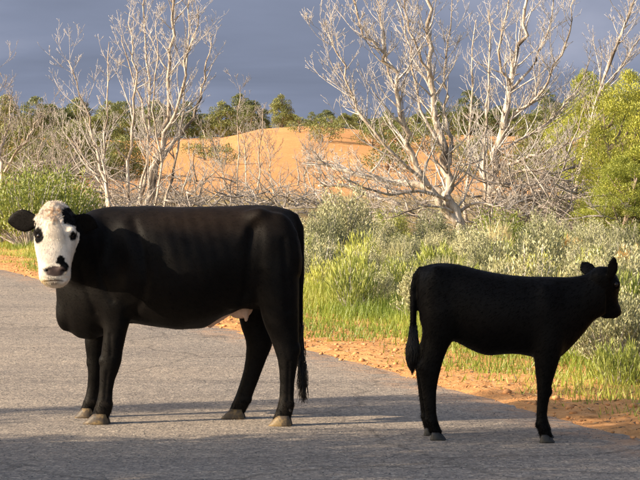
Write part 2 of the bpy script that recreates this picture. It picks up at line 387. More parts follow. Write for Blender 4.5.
# ------------------------------------------------------------------ cattle
class Animal:
    """shapes traced on vertical planes parallel to the animal's long axis; o = metres towards the camera"""
    def __init__(s, c, yaw):
        s.c = Vector((c.x, c.y, 0)); s.ax = Vector((math.cos(yaw), math.sin(yaw), 0)); s.nr = Vector((math.sin(yaw), -math.cos(yaw), 0))
        s.v = []; s.f = []
    def P(s, px, py, o=0.0):
        r = ray(px, py); q = s.c + s.nr * o
        k = (q - O).dot(s.nr) / r.dot(s.nr); return O + r * k
    def ring_loft(s, rings):
        b = len(s.v); k = len(rings[0])
        for rg in rings: s.v += [p[:] for p in rg]
        for i in range(len(rings) - 1):
            for j in range(k):
                j2 = (j + 1) % k
                s.f.append((b + i * k + j, b + i * k + j2, b + (i + 1) * k + j2, b + (i + 1) * k + j))
        s.f.append(tuple(b + j for j in range(k))[::-1]); m = b + (len(rings) - 1) * k
        s.f.append(tuple(m + j for j in range(k)))
    def trunk(s, st, k=28, low=.10):
        rings = []
        for px, yt, yb, hw in st:
            a = s.P(px, yt); b = s.P(px, yb); c = (a + b) / 2; h = (a.z - b.z) / 2; rg = []
            for j in range(k):
                th = 2 * math.pi * j / k; cs, sn = math.cos(th), math.sin(th)
                e = .86 if sn > 0 else .95
                wv = math.copysign(abs(cs) ** e, cs); hv = math.copysign(abs(sn) ** e, sn)
                sh = 1 - low * max(0, sn) ** 1.5
                rg.append(c + s.nr * (hw * wv * sh) + Vector((0, 0, h * hv)))
            rings.append(rg)
        s.ring_loft(rings)
    def leg(s, st, k=14):
        rings = []
        for py, xl, xr, hd, o in st:
            a = s.P(xl, py, o); b = s.P(xr, py, o); c = (a + b) / 2; h = (b - a).length / 2
            rings.append([c + s.ax * (h * math.cos(2 * math.pi * j / k)) + s.nr * (hd * math.sin(2 * math.pi * j / k)) for j in range(k)])
        s.ring_loft(rings)
    def tube(s, st, k=14):
        """st: (point, r_vertical, r_side)"""
        rings = []; n = len(st); ps = None
        for i, (p, rv, rs) in enumerate(st):
            t = (st[min(i + 1, n - 1)][0] - st[max(i - 1, 0)][0]).normalized()
            sd = t.cross(Vector((0, 0, 1)))
            sd = sd.normalized() if sd.length > .15 else (ps or s.nr)
            if ps and sd.dot(ps) < 0: sd = -sd
            ps = sd
            up = sd.cross(t).normalized()
            rings.append([p + sd * (rs * math.cos(2 * math.pi * j / k)) + up * (rv * math.sin(2 * math.pi * j / k)) for j in range(k)])
        s.ring_loft(rings)
    def blob(s, c, ax, by, cz, k=16):
        rings = []
        for i in range(1, 10):
            ph = math.pi * i / 10; rr = math.sin(ph)
            rings.append([c + cz * math.cos(ph) + (ax * math.cos(2 * math.pi * j / k) + by * math.sin(2 * math.pi * j / k)) * rr for j in range(k)])
        s.ring_loft(rings)
    def ear(s, base, tip, wide, face, thick):
        """leaf-shaped, cupped"""
        d = tip - base; wv = wide; rings = []; k = 14
        for u, wd in ((0, .42), (.12, .62), (.28, .90), (.46, 1.0), (.64, .90), (.80, .66), (.92, .38), (1.0, .10)):
            c = base + d * u; rg = []
            for j in range(k):
                th = 2 * math.pi * j / k; x = math.cos(th)
                rg.append(c + wv * (x * wd) + face * (math.sin(th) * thick * (.5 + .5 * wd) - .35 * thick * (1 - x * x) * 1.5 * wd))
            rings.append(rg)
        s.ring_loft(rings)
    def build(s, voxel, it):
        bm = bmesh.new(); vs = [bm.verts.new(p) for p in s.v]
        for f in s.f: bm.faces.new([vs[i] for i in f])
        bmesh.ops.triangulate(bm, faces=bm.faces[:])
        bmesh.ops.recalc_face_normals(bm, faces=bm.faces[:])
        me = bpy.data.meshes.new('tmp'); bm.to_mesh(me); bm.free()
        ob = bpy.data.objects.new('tmp', me); C.objects.link(ob)
        r = ob.modifiers.new('r', 'REMESH'); r.mode = 'VOXEL'; r.voxel_size = voxel; r.use_smooth_shade = True
        sm = ob.modifiers.new('s', 'SMOOTH'); sm.factor = .5; sm.iterations = it
        dg = bpy.context.evaluated_depsgraph_get(); out = bpy.data.meshes.new_from_object(ob.evaluated_get(dg))
        bpy.data.objects.remove(ob); bpy.data.meshes.remove(me)
        return out
def co_of(me):
    a = np.empty(len(me.vertices) * 3, np.float32); me.vertices.foreach_get('co', a); return a.reshape(-1, 3)
def no_of(me):
    a = np.empty(len(me.vertices) * 3, np.float32); me.vertex_normals.foreach_get('vector', a); return a.reshape(-1, 3)
def set_col(me, col):
    a = me.attributes.new('coat', 'FLOAT_COLOR', 'POINT')
    a.data.foreach_set('color', np.concatenate([col, np.ones((len(col), 1))], 1).astype(np.float32).ravel())
def relax(me, co, wgt, it):                     # Laplacian smoothing, weight per vertex
    e = np.empty(len(me.edges) * 2, np.int32); me.edges.foreach_get('vertices', e); e = e.reshape(-1, 2); n = len(co)
    deg = np.bincount(e.ravel(), minlength=n)[:, None] + 1e-9; co = co.astype(np.float64)
    for _ in range(it):
        acc = np.stack([np.bincount(e[:, 0], co[e[:, 1], k], n) + np.bincount(e[:, 1], co[e[:, 0], k], n) for k in range(3)], 1)
        co = co + (acc / deg - co) * (wgt[:, None] * .6)
    return co.astype(np.float32)
def project(v):                                 # world -> photograph pixels (used once, to place the coat's markings)
    d = v - np.array(O[:]); fw = d @ np.array(FW[:]); up = d @ np.array(UP[:])
    return 320 + F * d[:, 0] / fw, 240 - F * up / fw
def fur(me, n, flow, lmin, lmax, colr, name, mask=None, wid=.0022, lift=.35):
    co = co_of(me); no = no_of(me)
    ids = np.arange(len(co)) if mask is None else np.nonzero(mask)[0]
    ids = rng.choice(ids, n)
    nn = no[ids]; fl = flow[ids] if flow.ndim == 2 else np.repeat(flow[None], n, 0)
    fl = fl - nn * np.sum(fl * nn, 1, keepdims=True); fl /= np.linalg.norm(fl, axis=1, keepdims=True) + 1e-6
    d = fl + nn * lift + rng.normal(size=(n, 3)) * .22
    base = co[ids] + rng.normal(size=(n, 3)) * .003 - nn * .002
    ln = rng.uniform(lmin, lmax, n)
    d /= np.linalg.norm(d, axis=1, keepdims=True)
    side = np.cross(d, nn + rng.normal(size=(n, 3)) * .15); side /= np.linalg.norm(side, axis=1, keepdims=True) + 1e-9
    v = np.stack([base - side * wid / 2, base + side * wid / 2, base + d * ln[:, None] - nn * (ln * .12)[:, None]], 1).reshape(-1, 3)
    m2 = mesh_np(name, v, np.arange(n * 3).reshape(n, 3), [M['strand']])
    c = np.repeat(colr[ids] * rng.uniform(.8, 1.25, (n, 1)), 3, 0); set_col(m2, c)
    return m2
def hoof_mesh(heel, toe, side, w, h, topc):
    """two claws; heel/toe on the ground, topc = centre of the coronet"""
    fwd = (toe - heel); ln = fwd.length; fwd = fwd / ln; bm = bmesh.new()
    for sgn in (-1, 1):
        rings = []
        for u, l0, l1, wd in ((0, .0, 1.0, 1.0), (.15, .0, .985, 1.03), (.4, .03, .88, .98), (.7, .07, .74, .88), (1.0, .11, .60, .74)):
            rg = []
            for j in range(12):
                th = 2 * math.pi * j / 12; cx = math.cos(th); sy = math.sin(th)
                x = (l0 + l1) / 2 + (l1 - l0) / 2 * math.copysign(abs(cx) ** .8, cx)
                taper = 1 - .30 * max(0, (x - .45) / .55)
                y = sgn * (w * .27 - .004 * (x > .5)) + w * .25 * wd * taper * math.copysign(abs(sy) ** .7, sy)
                p = heel + fwd * (x * ln) + side * y + Vector((0, 0, u * h))
                rg.append(p)
            rings.append([bm.verts.new(p) for p in rg])
        for i in range(len(rings) - 1):
            for j in range(12): bm.faces.new((rings[i][j], rings[i][(j + 1) % 12], rings[i + 1][(j + 1) % 12], rings[i + 1][j]))
        bm.faces.new(rings[0][::-1]); bm.faces.new(rings[-1])
    bmesh.ops.recalc_face_normals(bm, faces=bm.faces[:])
    me = bpy.data.meshes.new('hoof'); bm.to_mesh(me); bm.free()
    for p in me.polygons: p.use_smooth = True
    return me
def switch_mesh(path, rads, n, ln, colr):
    """tail hair: strands fanning down from a path"""
    T = Tubes()
    for i in range(n):
        u = random.random() ** .8 * (len(path) - 1.001); k = int(u); p = path[k].lerp(path[k + 1], u - k); r = rads[k]
        p = p + Vector((random.gauss(0, 1), random.gauss(0, 1), 0)) * r * .5
        l = random.uniform(*ln); dx = random.gauss(0, .09); dy = random.gauss(0, .09)
        pts = [p + Vector((dx * l * q * q + math.sin(q * 5 + i) * .004, dy * l * q * q, -l * q)) for q in (0, .35, .7, 1)]
        T.add(pts, [.0028, .0026, .002, .0008], 3)
    return T
def eye_at(me, px, py, r, root, inset=.45, side=None):
    bvh = BVHTree.FromPolygons([Vector(c) for c in co_of(me).tolist()], [tuple(p.vertices) for p in me.polygons])
    hit, nrm, _, _ = bvh.ray_cast(O, ray(px, py).normalized())
    if hit is None: return
    bm = bmesh.new(); bmesh.ops.create_uvsphere(bm, u_segments=20, v_segments=12, radius=r)
    m2 = bpy.data.meshes.new('eye'); bm.to_mesh(m2); bm.free(); m2.materials.append(M['eye'])
    for p in m2.polygons: p.use_smooth = True
    link('eye', m2, root, hit - nrm * r * inset - root.location)

def lerp(a, b, t): return a + (b - a) * t
BLACK = np.array([.0036, .0031, .0030]); BROWN_SHEEN = np.array([.0110, .0072, .0052])  # black coat, and the tint for the sheen painted on the cow's flank

def make_cow():
    c = at(180, 400, 13.62)
    s = Animal(c, R(-5))
    s.trunk([(57.5, 268, 303, .05), (61, 250, 318, .10), (68, 232, 330, .15), (78, 219, 338, .20), (92, 209.5, 340, .235), (110, 206.5, 333, .265),
             (130, 205.8, 323, .30), (150, 205.8, 326, .34), (180, 206.3, 330.5, .375), (205, 206.6, 328, .375), (225, 205.8, 317, .35),
             (245, 204.6, 309, .315), (262, 204.2, 310, .285), (278, 205.6, 308, .25), (288, 209, 300, .21), (295, 216.5, 286, .15), (298.3, 228, 268, .07)])
    P = s.P
    # shoulder and thigh masses
    s.blob(P(112, 268, .17), s.ax * .17, s.nr * .105, Vector((.04, 0, .30)))
    s.blob(P(112, 268, -.17), s.ax * .17, s.nr * .105, Vector((.04, 0, .30)))
    for sg in (1, -1):
        s.blob(P(275, 258, sg * .17), s.ax * .17, s.nr * .115, Vector((0, 0, .30)))
        s.blob(P(257, 219, sg * .185), s.ax * .11, s.nr * .06, Vector((0, 0, .07)))      # hook bones
        s.blob(P(243, 292, sg * .18), s.ax * .13, s.nr * .07, Vector((0.05, 0, .12)))       # flank fold
    # neck turned to the camera
    s.tube([(P(125, 258, .0), .30, .20), (P(105, 252, .04), .275, .20), (P(88, 250, .13), .24, .185), (P(73, 246, .27), .20, .165), (P(63, 240, .40), .165, .14), (P(57, 232, .50), .12, .12)], 22)
    s.blob(P(66, 312, .02), s.ax * .07, s.nr * .10, Vector((0, 0, .13)))      # brisket
    # legs: (py, left, right, half depth, offset)
    s.leg([(262, 90, 138, .06, .17), (290, 93, 138, .085, .18), (308, 98, 135, .08, .18), (320, 101.5, 132, .072, .175), (335, 103, 127, .062, .17), (350, 101.5, 123, .055, .17), (362, 100, 121.5, .053, .17),
           (371, 99.5, 118.5, .046, .17), (380, 99.5, 115, .038, .17), (390, 99, 113, .035, .17), (399, 97.3, 112.5, .038, .17), (406, 95.2, 113, .046, .17), (412, 93, 111.5, .045, .17), (417, 90.5, 109, .044, .17)])
    s.leg([(262, 76, 124, .06, -.17), (300, 80, 120, .08, -.18), (320, 83, 114, .072, -.175), (341, 84.2, 107, .06, -.17), (356, 86.5, 104.5, .053, -.17), (364, 87, 104, .05, -.17),
           (374, 88, 102, .042, -.17), (386, 87.3, 100, .035, -.17), (396, 85.3, 98.5, .038, -.17), (403, 82.8, 98, .045, -.17), (409, 80.5, 96, .043, -.17), (413, 79, 94, .042, -.17)])
    s.leg([(225, 262, 292, .05, .15), (245, 252, 297.5, .10, .17), (270, 252, 299, .12, .18), (295, 256, 299.3, .115, .18), (315, 260.5, 299, .095, .18), (330, 265.5, 299, .075, .18), (343, 271.5, 299, .06, .18),
           (352, 275, 299.3, .056, .18), (360, 277.5, 298.5, .052, .18), (370, 279, 296.5, .042, .18), (383, 279.8, 294.6, .036, .18), (397, 279.3, 294, .037, .18), (406, 277.5, 294.5, .045, .18), (413, 275, 292.5, .045, .18), (419, 272.5, 290.5, .044, .18)])
    s.leg([(240, 245, 290, .09, -.16), (280, 236, 277, .11, -.17), (300, 236.5, 273, .10, -.17), (318, 238.5, 269, .08, -.17), (331, 242, 270.5, .065, -.17), (340, 245, 273, .058, -.17), (347, 246, 272, .053, -.17),
           (357, 245.5, 267.5, .043, -.17), (370, 243.5, 262.5, .037, -.17), (383, 239.8, 257.5, .036, -.17), (394, 236, 253.3, .040, -.17), (401, 233, 251, .045, -.17), (408, 230, 247.5, .044, -.17), (412.5, 228, 245, .043, -.17)])
    for bx, by, o, rx, rz in ((104, 361, .17, .034, .045), (91, 362, -.17, .032, .045), (295.5, 349, .18, .034, .05), (268.5, 339, -.17, .034, .05), (108.5, 404, .17, .030, .03), (94.5, 401, -.17, .028, .03), (290, 404.5, .18, .030, .03), (248, 399, -.17, .028, .03)):
        s.blob(P(bx, by, o), s.ax * rx, s.nr * .042, Vector((0, 0, rz)), 12)
    # tail
    tp = [P(286, 214, 0), P(294, 218, .0), P(299, 228, .0), P(301, 250, .01), P(301, 290, .02), P(301, 325, .02), P(301, 345, .02)]
    s.tube([(tp[0], .05, .05), (tp[1], .04, .042), (tp[2], .032, .034), (tp[3], .024, .026), (tp[4], .019, .02), (tp[5], .016, .017), (tp[6], .012, .012)], 10)
    # head, seen from the front; px rows, offsets follow the slope of the face
    HO = .50
    rows = [(201.5, 49.5, 60, .05, -.06), (204, 46, 64.5, .075, -.045), (208, 42.5, 69, .10, -.03), (214, 39, 73, .12, -.015), (222, 36.3, 75.5, .135, .0), (230, 34.8, 76.6, .145, .012), (236, 34.6, 76.8, .148, .024),
            (243, 35.2, 76, .145, .04), (250, 36.2, 74.5, .135, .06), (258, 37.8, 72.2, .12, .085), (265, 39, 70.6, .108, .105), (272, 39.2, 70.2, .10, .12), (278, 39.4, 70.2, .092, .128), (282, 41.5, 68.5, .078, .126), (285.5, 45.5, 65.5, .058, .116), (288, 50.5, 60.5, .03, .105)]
    rings = []; k = 26
    for py, xl, xr, hd, o in rows:
        a = P(xl, py, HO + o); b = P(xr, py, HO + o); cc = (a + b) / 2; h = (b - a).length / 2
        rg = []
        for j in range(k):
            th = 2 * math.pi * j / k; cs, sn = math.cos(th), math.sin(th)
            rg.append(cc + s.ax * (h * math.copysign(abs(cs) ** .85, cs)) + s.nr * (hd * math.copysign(abs(sn) ** .8, sn)))
        rings.append(rg)
    s.ring_loft(rings)
    for ex in (39.5, 71.5): s.blob(P(ex, 231.5, HO + .105), s.ax * .030, s.nr * .035, Vector((0, 0, .032)))      # brow over the eye
    for ex in (46.5, 63): s.blob(P(ex, 270, HO + .20), s.ax * .036, s.nr * .028, Vector((0, 0, .032)))            # nostril wings
    s.blob(P(55, 247, HO + .148), s.ax * .07, s.nr * .022, Vector((0, -.06, .20)))                               # nose bridge
    s.blob(P(54, 212, HO + .07), s.ax * .062, s.nr * .045, Vector((0, 0, .065)))                                    # tuft
    s.blob(P(55, 281, HO + .175), s.ax * .075, s.nr * .03, Vector((0, 0, .03)))                                  # lower lip
    # ears
    up = Vector((0, 0, 1))
    s.ear(P(38, 220, HO - .03), P(7.5, 221.5, HO - .06), up * .074 + s.ax * -.012, s.nr, .020)
    s.ear(P(73, 219, HO - .03), P(99, 227, HO - .14), up * .058 + s.ax * .02, s.nr, .020)
    me = s.build(.0070, 5)
    co = co_of(me); px, py = project(co)
    depth = (co - np.array((s.c)[:])) @ np.array(s.nr[:])
    wg = sstep(352, 320, py) * (1 - sstep(HO - .25, HO - .08, depth) * (px < 112)) * (px < 297) * sstep(25, 60, px)
    co = relax(me, co, wg, 60); co = relax(me, co, np.full(len(co), .25), 4)
    co = relax(me, co, sstep(HO, HO + .06, depth) * sstep(32, 36, px) * (px < 80), 9)
    me.vertices.foreach_set('co', co.ravel()); me.update(); no = no_of(me)
    depth = (co - np.array((s.c)[:])) @ np.array(s.nr[:])
    # nostrils, eye hollows, mouth line
    for nx, ny, rr, dp in ((45.8, 270.5, 3.0, .026), (63.6, 271.5, 3.0, .026)):
        q = np.exp(-(((px - nx) / rr) ** 2 + ((py - ny) / (rr * .8)) ** 2)) * (depth > HO + .08); co -= no * (q * dp)[:, None]
    for nx, ny in ((38.5, 236), (72.8, 236.5)):
        q = np.exp(-(((px - nx) / 3.2) ** 2 + ((py - ny) / 3.0) ** 2)) * (depth > HO - .02); co -= no * (q * .010)[:, None]
    q = np.exp(-((py - 279.8 + .012 * (px - 55) ** 2) / .9) ** 2) * (depth > HO + .1) * (abs(px - 55) < 14); co -= no * (q * .006)[:, None]
    rb = np.sin((px - 150 - (py - 230) * .25) / 13 * 2 * np.pi) * np.exp(-((px - 190) / 40) ** 2 - ((py - 245) / 32) ** 2) * (depth > .1); co += no * (rb * .0016)[:, None]
    def groove(pl, sig, amp, side):
        d2 = np.full(len(co), 1e9)
        for (x0, y0), (x1, y1) in zip(pl[:-1], pl[1:]):
            t = np.clip(((px - x0) * (x1 - x0) + (py - y0) * (y1 - y0)) / ((x1 - x0) ** 2 + (y1 - y0) ** 2), 0, 1)
            d2 = np.minimum(d2, (px - x0 - t * (x1 - x0)) ** 2 + (py - y0 - t * (y1 - y0)) ** 2)
        return (np.exp(-d2 / sig ** 2) * amp * side)[:, None]
    nearb = (depth > .05) & (depth < HO - .1) | ((depth > .05) & (px > 110))
    for pl, sg, am in (([(134, 222), (143, 250), (146, 280), (140, 305), (128, 318)], 5, -.012), ([(124, 225), (131, 255), (126, 290)], 7, .010), ([(252, 232), (249, 262), (246, 290), (241, 303)], 5, -.014),
                       ([(262, 215), (268, 240), (266, 265)], 7, .010), ([(284, 240), (287, 275), (289, 310)], 4, -.007), ([(92, 235), (97, 260), (104, 285), (112, 300)], 4, -.009), ([(80, 262), (86, 290), (96, 312)], 3.5, -.008),
                       ([(225, 228), (200, 226), (170, 228)], 7, -.006), ([(258, 212), (246, 226), (238, 242)], 5, .007), ([(110, 335), (111, 355)], 2.0, -.004), ([(107, 372), (105, 398)], 1.6, -.004), ([(289, 362), (288, 400)], 1.6, -.004), ([(257, 350), (250, 392)], 1.6, -.004)):
        co += no * groove(pl, sg, am, nearb)
    lf = np.array([mnoise.noise(Vector(v) * 6.5) for v in co.tolist()]); co += no * (lf * .007 * (depth < HO - .1) * sstep(350, 330, py))[:, None]
    # forehead curls
    nzv = np.array([mnoise.noise(Vector(v) * 55) for v in co[:, :].tolist()]) if len(co) < 450000 else np.zeros(len(co))
    topq = (depth > HO - .1) * (py < 225) * (px < 78) * (px > 34); co += no * (topq * nzv * .007)[:, None]
    me.vertices.foreach_set('co', co.ravel()); me.update()
    # markings, plus the upper flank's brown sunlit sheen painted into the coat colour
    base = np.repeat(BLACK[None], len(co), 0)
    mm = np.clip(np.exp(-((px - 205) / 70) ** 2 - ((py - 218) / 18) ** 2), 0, 1)[:, None]; base = base * (1 - mm) + BROWN_SHEEN * mm
    nz1 = np.array([mnoise.noise(Vector(v) * 28) for v in co.tolist()])
    nz3 = np.array([mnoise.noise(Vector(v) * 75 + Vector((5, 1, 2))) for v in co.tolist()])
    jx = px + nz1 * 1.3 + nz3 * 1.1; jy = py + nz1 * 1.3 - nz3 * 1.1
    head = (depth > HO - .075) & (py < 291) & (px < 79.5) & (px > 30)
    earz = ((jx < 35.2) & (jy < 236)) | ((jx > 76) & (jy < 232))
    back = depth < HO + np.interp(py, [201, 210, 225, 250, 270, 290], [-.055, -.045, -.035, .02, .05, .06]) - .02
    soft = lambda f, k: np.clip(.5 - f * k, 0, 1)          # f < 0 inside the patch
    ell = lambda cx, cy, rx, ry: (np.sqrt(((jx - cx) / rx) ** 2 + ((jy - cy) / ry) ** 2) - 1) * min(rx, ry)
    wh = (head & ~earz & ~back).astype(float)
    wedge = np.maximum.reduce([61.8 + abs(jy - 214) * .28 - jx, jy - 225 - (jx - 70) * .3, 207.5 - jy])
    wh *= 1 - soft(wedge, .9); wh *= 1 - soft(ell(38.3, 235.3, 5.0, 8.0), .9); wh *= 1 - soft(ell(73.6, 236, 4.2, 4.6), .9)
    white = wh > .5
    bnf = np.minimum(ell(61, 261, 4.4, 5.2), ell(64.5, 267.5, 3.8, 6)); bns = soft(bnf, .9); bn = bns > .5
    cream = np.array([.76, .68, .575]) ; curl = np.array([.50, .345, .225])
    wcol = np.repeat(cream[None], len(co), 0) * (1 + .16 * nz1)[:, None]
    tq = np.clip(np.exp(-((px - 54) / 12) ** 2 - ((py - 213) / 9) ** 2) * (.85 + 1.6 * nzv), 0, 1)[:, None]; wcol = wcol * (1 - tq) + curl * tq
    col = base * (1 - wh[:, None]) + wcol * wh[:, None]
    bw = (bns * wh)[:, None]; col = col * (1 - bw) + BLACK * 1.3 * bw
    nf = (np.sqrt(((px - 55.3 + .5 * nz1) / 10.8) ** 2 + (np.abs(py - 271.2) / 5.4) ** 2.4) - 1) * 5; nsf = (soft(nf, .7) * (depth > HO + .1))[:, None]; nose = nsf[:, 0] > .5
    col = col * (1 - nsf) + np.array([.070, .050, .048]) * (1 + .5 * nz1)[:, None] * nsf
    for nx, ny in ((45.8, 270.5), (63.6, 271.5)):
        qq = (np.clip(1.6 - 1.2 * np.sqrt(((px - nx) / 2.5) ** 2 + ((py - ny) / 2.0) ** 2), 0, 1) * head)[:, None]; col = col * (1 - qq) + np.array([.010, .007, .006]) * qq
    mline = 280.6 + .006 * (px - 53) ** 2 - .02 * (px - 53)
    msf = np.clip(1.3 - abs(py - mline) / .95, 0, 1) * sstep(40.5, 44, px) * sstep(66, 62, px) * (depth > HO + .02); mouth = msf > .3; col = col * (1 - msf[:, None]) + np.array([.05, .03, .02]) * msf[:, None]
    chn = np.exp(-((px - 54.5) / 6.5) ** 2 - ((py - 283.6) / 1.9) ** 2)[:, None] * (depth > HO + .05)[:, None] * .8; col = col * (1 - chn) + np.array([.13, .075, .04]) * chn
    lip = np.clip((49 - jx) / 6, 0, 1) * np.clip((jy - 277) / 5, 0, 1) * head * .75; col = col * (1 - lip[:, None]) + np.array([.42, .29, .10]) * lip[:, None]
    dust = np.clip(.5 + 1.3 * nz1, 0, 1) * (.10 + .55 * sstep(370, 412, py) + .15 * np.exp(-((py - 212) / 10) ** 2)); col = np.where(white[:, None], col, col + dust[:, None] * np.array([.0085, .0062, .0044]))
    leg = py > 395; col = np.where(leg[:, None], col * 1.25, col)
    set_col(me, col)
    me.materials.clear(); me.materials.append(M['coat'])
    for p in me.polygons: p.use_smooth = True
    root = empty('cow', s.c)
    off = -s.c
    me.transform(Matrix.Translation(off)); link('body', me, root)
    # short coat, lying back and down
    cow_w = me.copy(); cow_w.transform(Matrix.Translation(s.c))
    flow = np.repeat((np.array(s.ax[:]) * .75 + np.array([0, 0, -.65]))[None], len(co), 0)
    flow[head] = np.array([0, -.2, -1.0]); flow[head & (py < 222)] = rng.normal(size=((head & (py < 222)).sum(), 3))
    f1 = fur(cow_w, 30000, flow, .010, .024, col, 'coat', ~head, .0020, .30)
    f1.transform(Matrix.Translation(off)); tag(link('coat', f1, root), kind='stuff')
    f2 = fur(cow_w, 20000, flow, .006, .013, col, 'face_hair', head & ~back & ~nose & ~mouth & (px > 34.5), .0022, .28)
    f2.transform(Matrix.Translation(off)); tag(link('face_hair', f2, root), kind='stuff')
    f3 = fur(cow_w, 1500, flow, .012, .026, col, 'forelock', white & (py < 219), .0030, .55)
    f3.transform(Matrix.Translation(off)); tag(link('forelock', f3, root), kind='stuff')
    f4 = fur(cow_w, 3200, np.array([.25, 0, -1.0]), .016, .032, col, 'fetlock_hair', (py > 400) & (depth < HO - .1), .0026, .18)
    f4.transform(Matrix.Translation(off)); tag(link('fetlock_hair', f4, root), kind='stuff')
    eye_at(cow_w, 38.6, 236, .021, root, .55); eye_at(cow_w, 72.8, 236.5, .020, root, .6)
    # hooves
    for (xt, xh, o, hh) in ((84, 109.5, .17, .068), (75.5, 94.5, -.17, .066), (268.7, 292, .18, .068), (221.5, 245, -.17, .066)):
        # ground contact at this offset
        q = s.c + s.nr * o
        r0 = P(xh, 420, o); r1 = P(xt, 420, o); z = roadz(r0.x, r0.y) - .003
        r0.z = z; r1.z = z
        hm = hoof_mesh(r0, r1, s.nr, .125, hh, None); hm.materials.append(M['hoof'])
        for sg in (-1, 1):
            dw = Animal(c, R(-5)); q0 = r0 + s.ax * -.012 + s.nr * (sg * .028) + Vector((0, 0, .105)); dw.blob(q0, s.ax * .013, s.nr * .011, Vector((.006, 0, -.018)), 8)
            dm = dw.build(.005, 2); dm.materials.clear(); dm.materials.append(M['dew']); dm.transform(Matrix.Translation(off)); link('dewclaw', dm, root)
        hm.transform(Matrix.Translation(off)); link('hoof', hm, root)
    # udder
    u = Animal(c, R(-5)); u.blob(P(240, 307, -.02), u.ax * .085, u.nr * .10, Vector((0, 0, .075)))
    for tx, ty, o in ((233.5, 313, .04), (246, 317.5, .05), (236, 313, -.08), (247, 315, -.07)):
        u.tube([(P(tx, ty - 10, o), .022, .022), (P(tx, ty - 3, o), .016, .016), (P(tx, ty + 2.5, o), .013, .013), (P(tx, ty + 4.5, o), .006, .006)], 10)
    u.tube([(P(208, 326, 0), .02, .05), (P(218, 318.5, 0), .025, .07), (P(228, 311, 0), .03, .08), (P(238, 306, 0), .03, .06)], 12)
    um = u.build(.008, 4); um.materials.clear(); um.materials.append(M['udder']); um.transform(Matrix.Translation(off)); link('udder', um, root)
    # tail switch
    T = switch_mesh([P(301, 318, .02), P(301, 340, .02), P(301.5, 360, .02), P(303, 372, .02)], [.016, .020, .024, .018], 260, (.10, .22), None)
    T2 = Tubes()
    for i in range(46):
        x0 = random.uniform(299.5, 303); pts = [P(x0, 345 + random.uniform(0, 20), .02), P(x0 + random.uniform(0, 2), 372, .02 + random.uniform(-.02, .02)), P(x0 + random.uniform(-.5, 4.5), 386, .02), P(x0 + random.uniform(1, 4), 393, .02), P(x0 + random.uniform(1.5, 6), random.uniform(396, 404), .02)]
        T2.add(pts, [.0035, .0032, .0026, .002, .001], 3)
    T.f += [tuple(i + len(T.v) for i in f) for f in T2.f]; T.v += T2.v
    link('tail_switch', T.mesh('tail_switch', M['hair'], s.c), root)
    tag(root, 'black cow with a white face standing side-on and looking at the camera', 'cow')
    bpy.data.meshes.remove(cow_w)
    return root

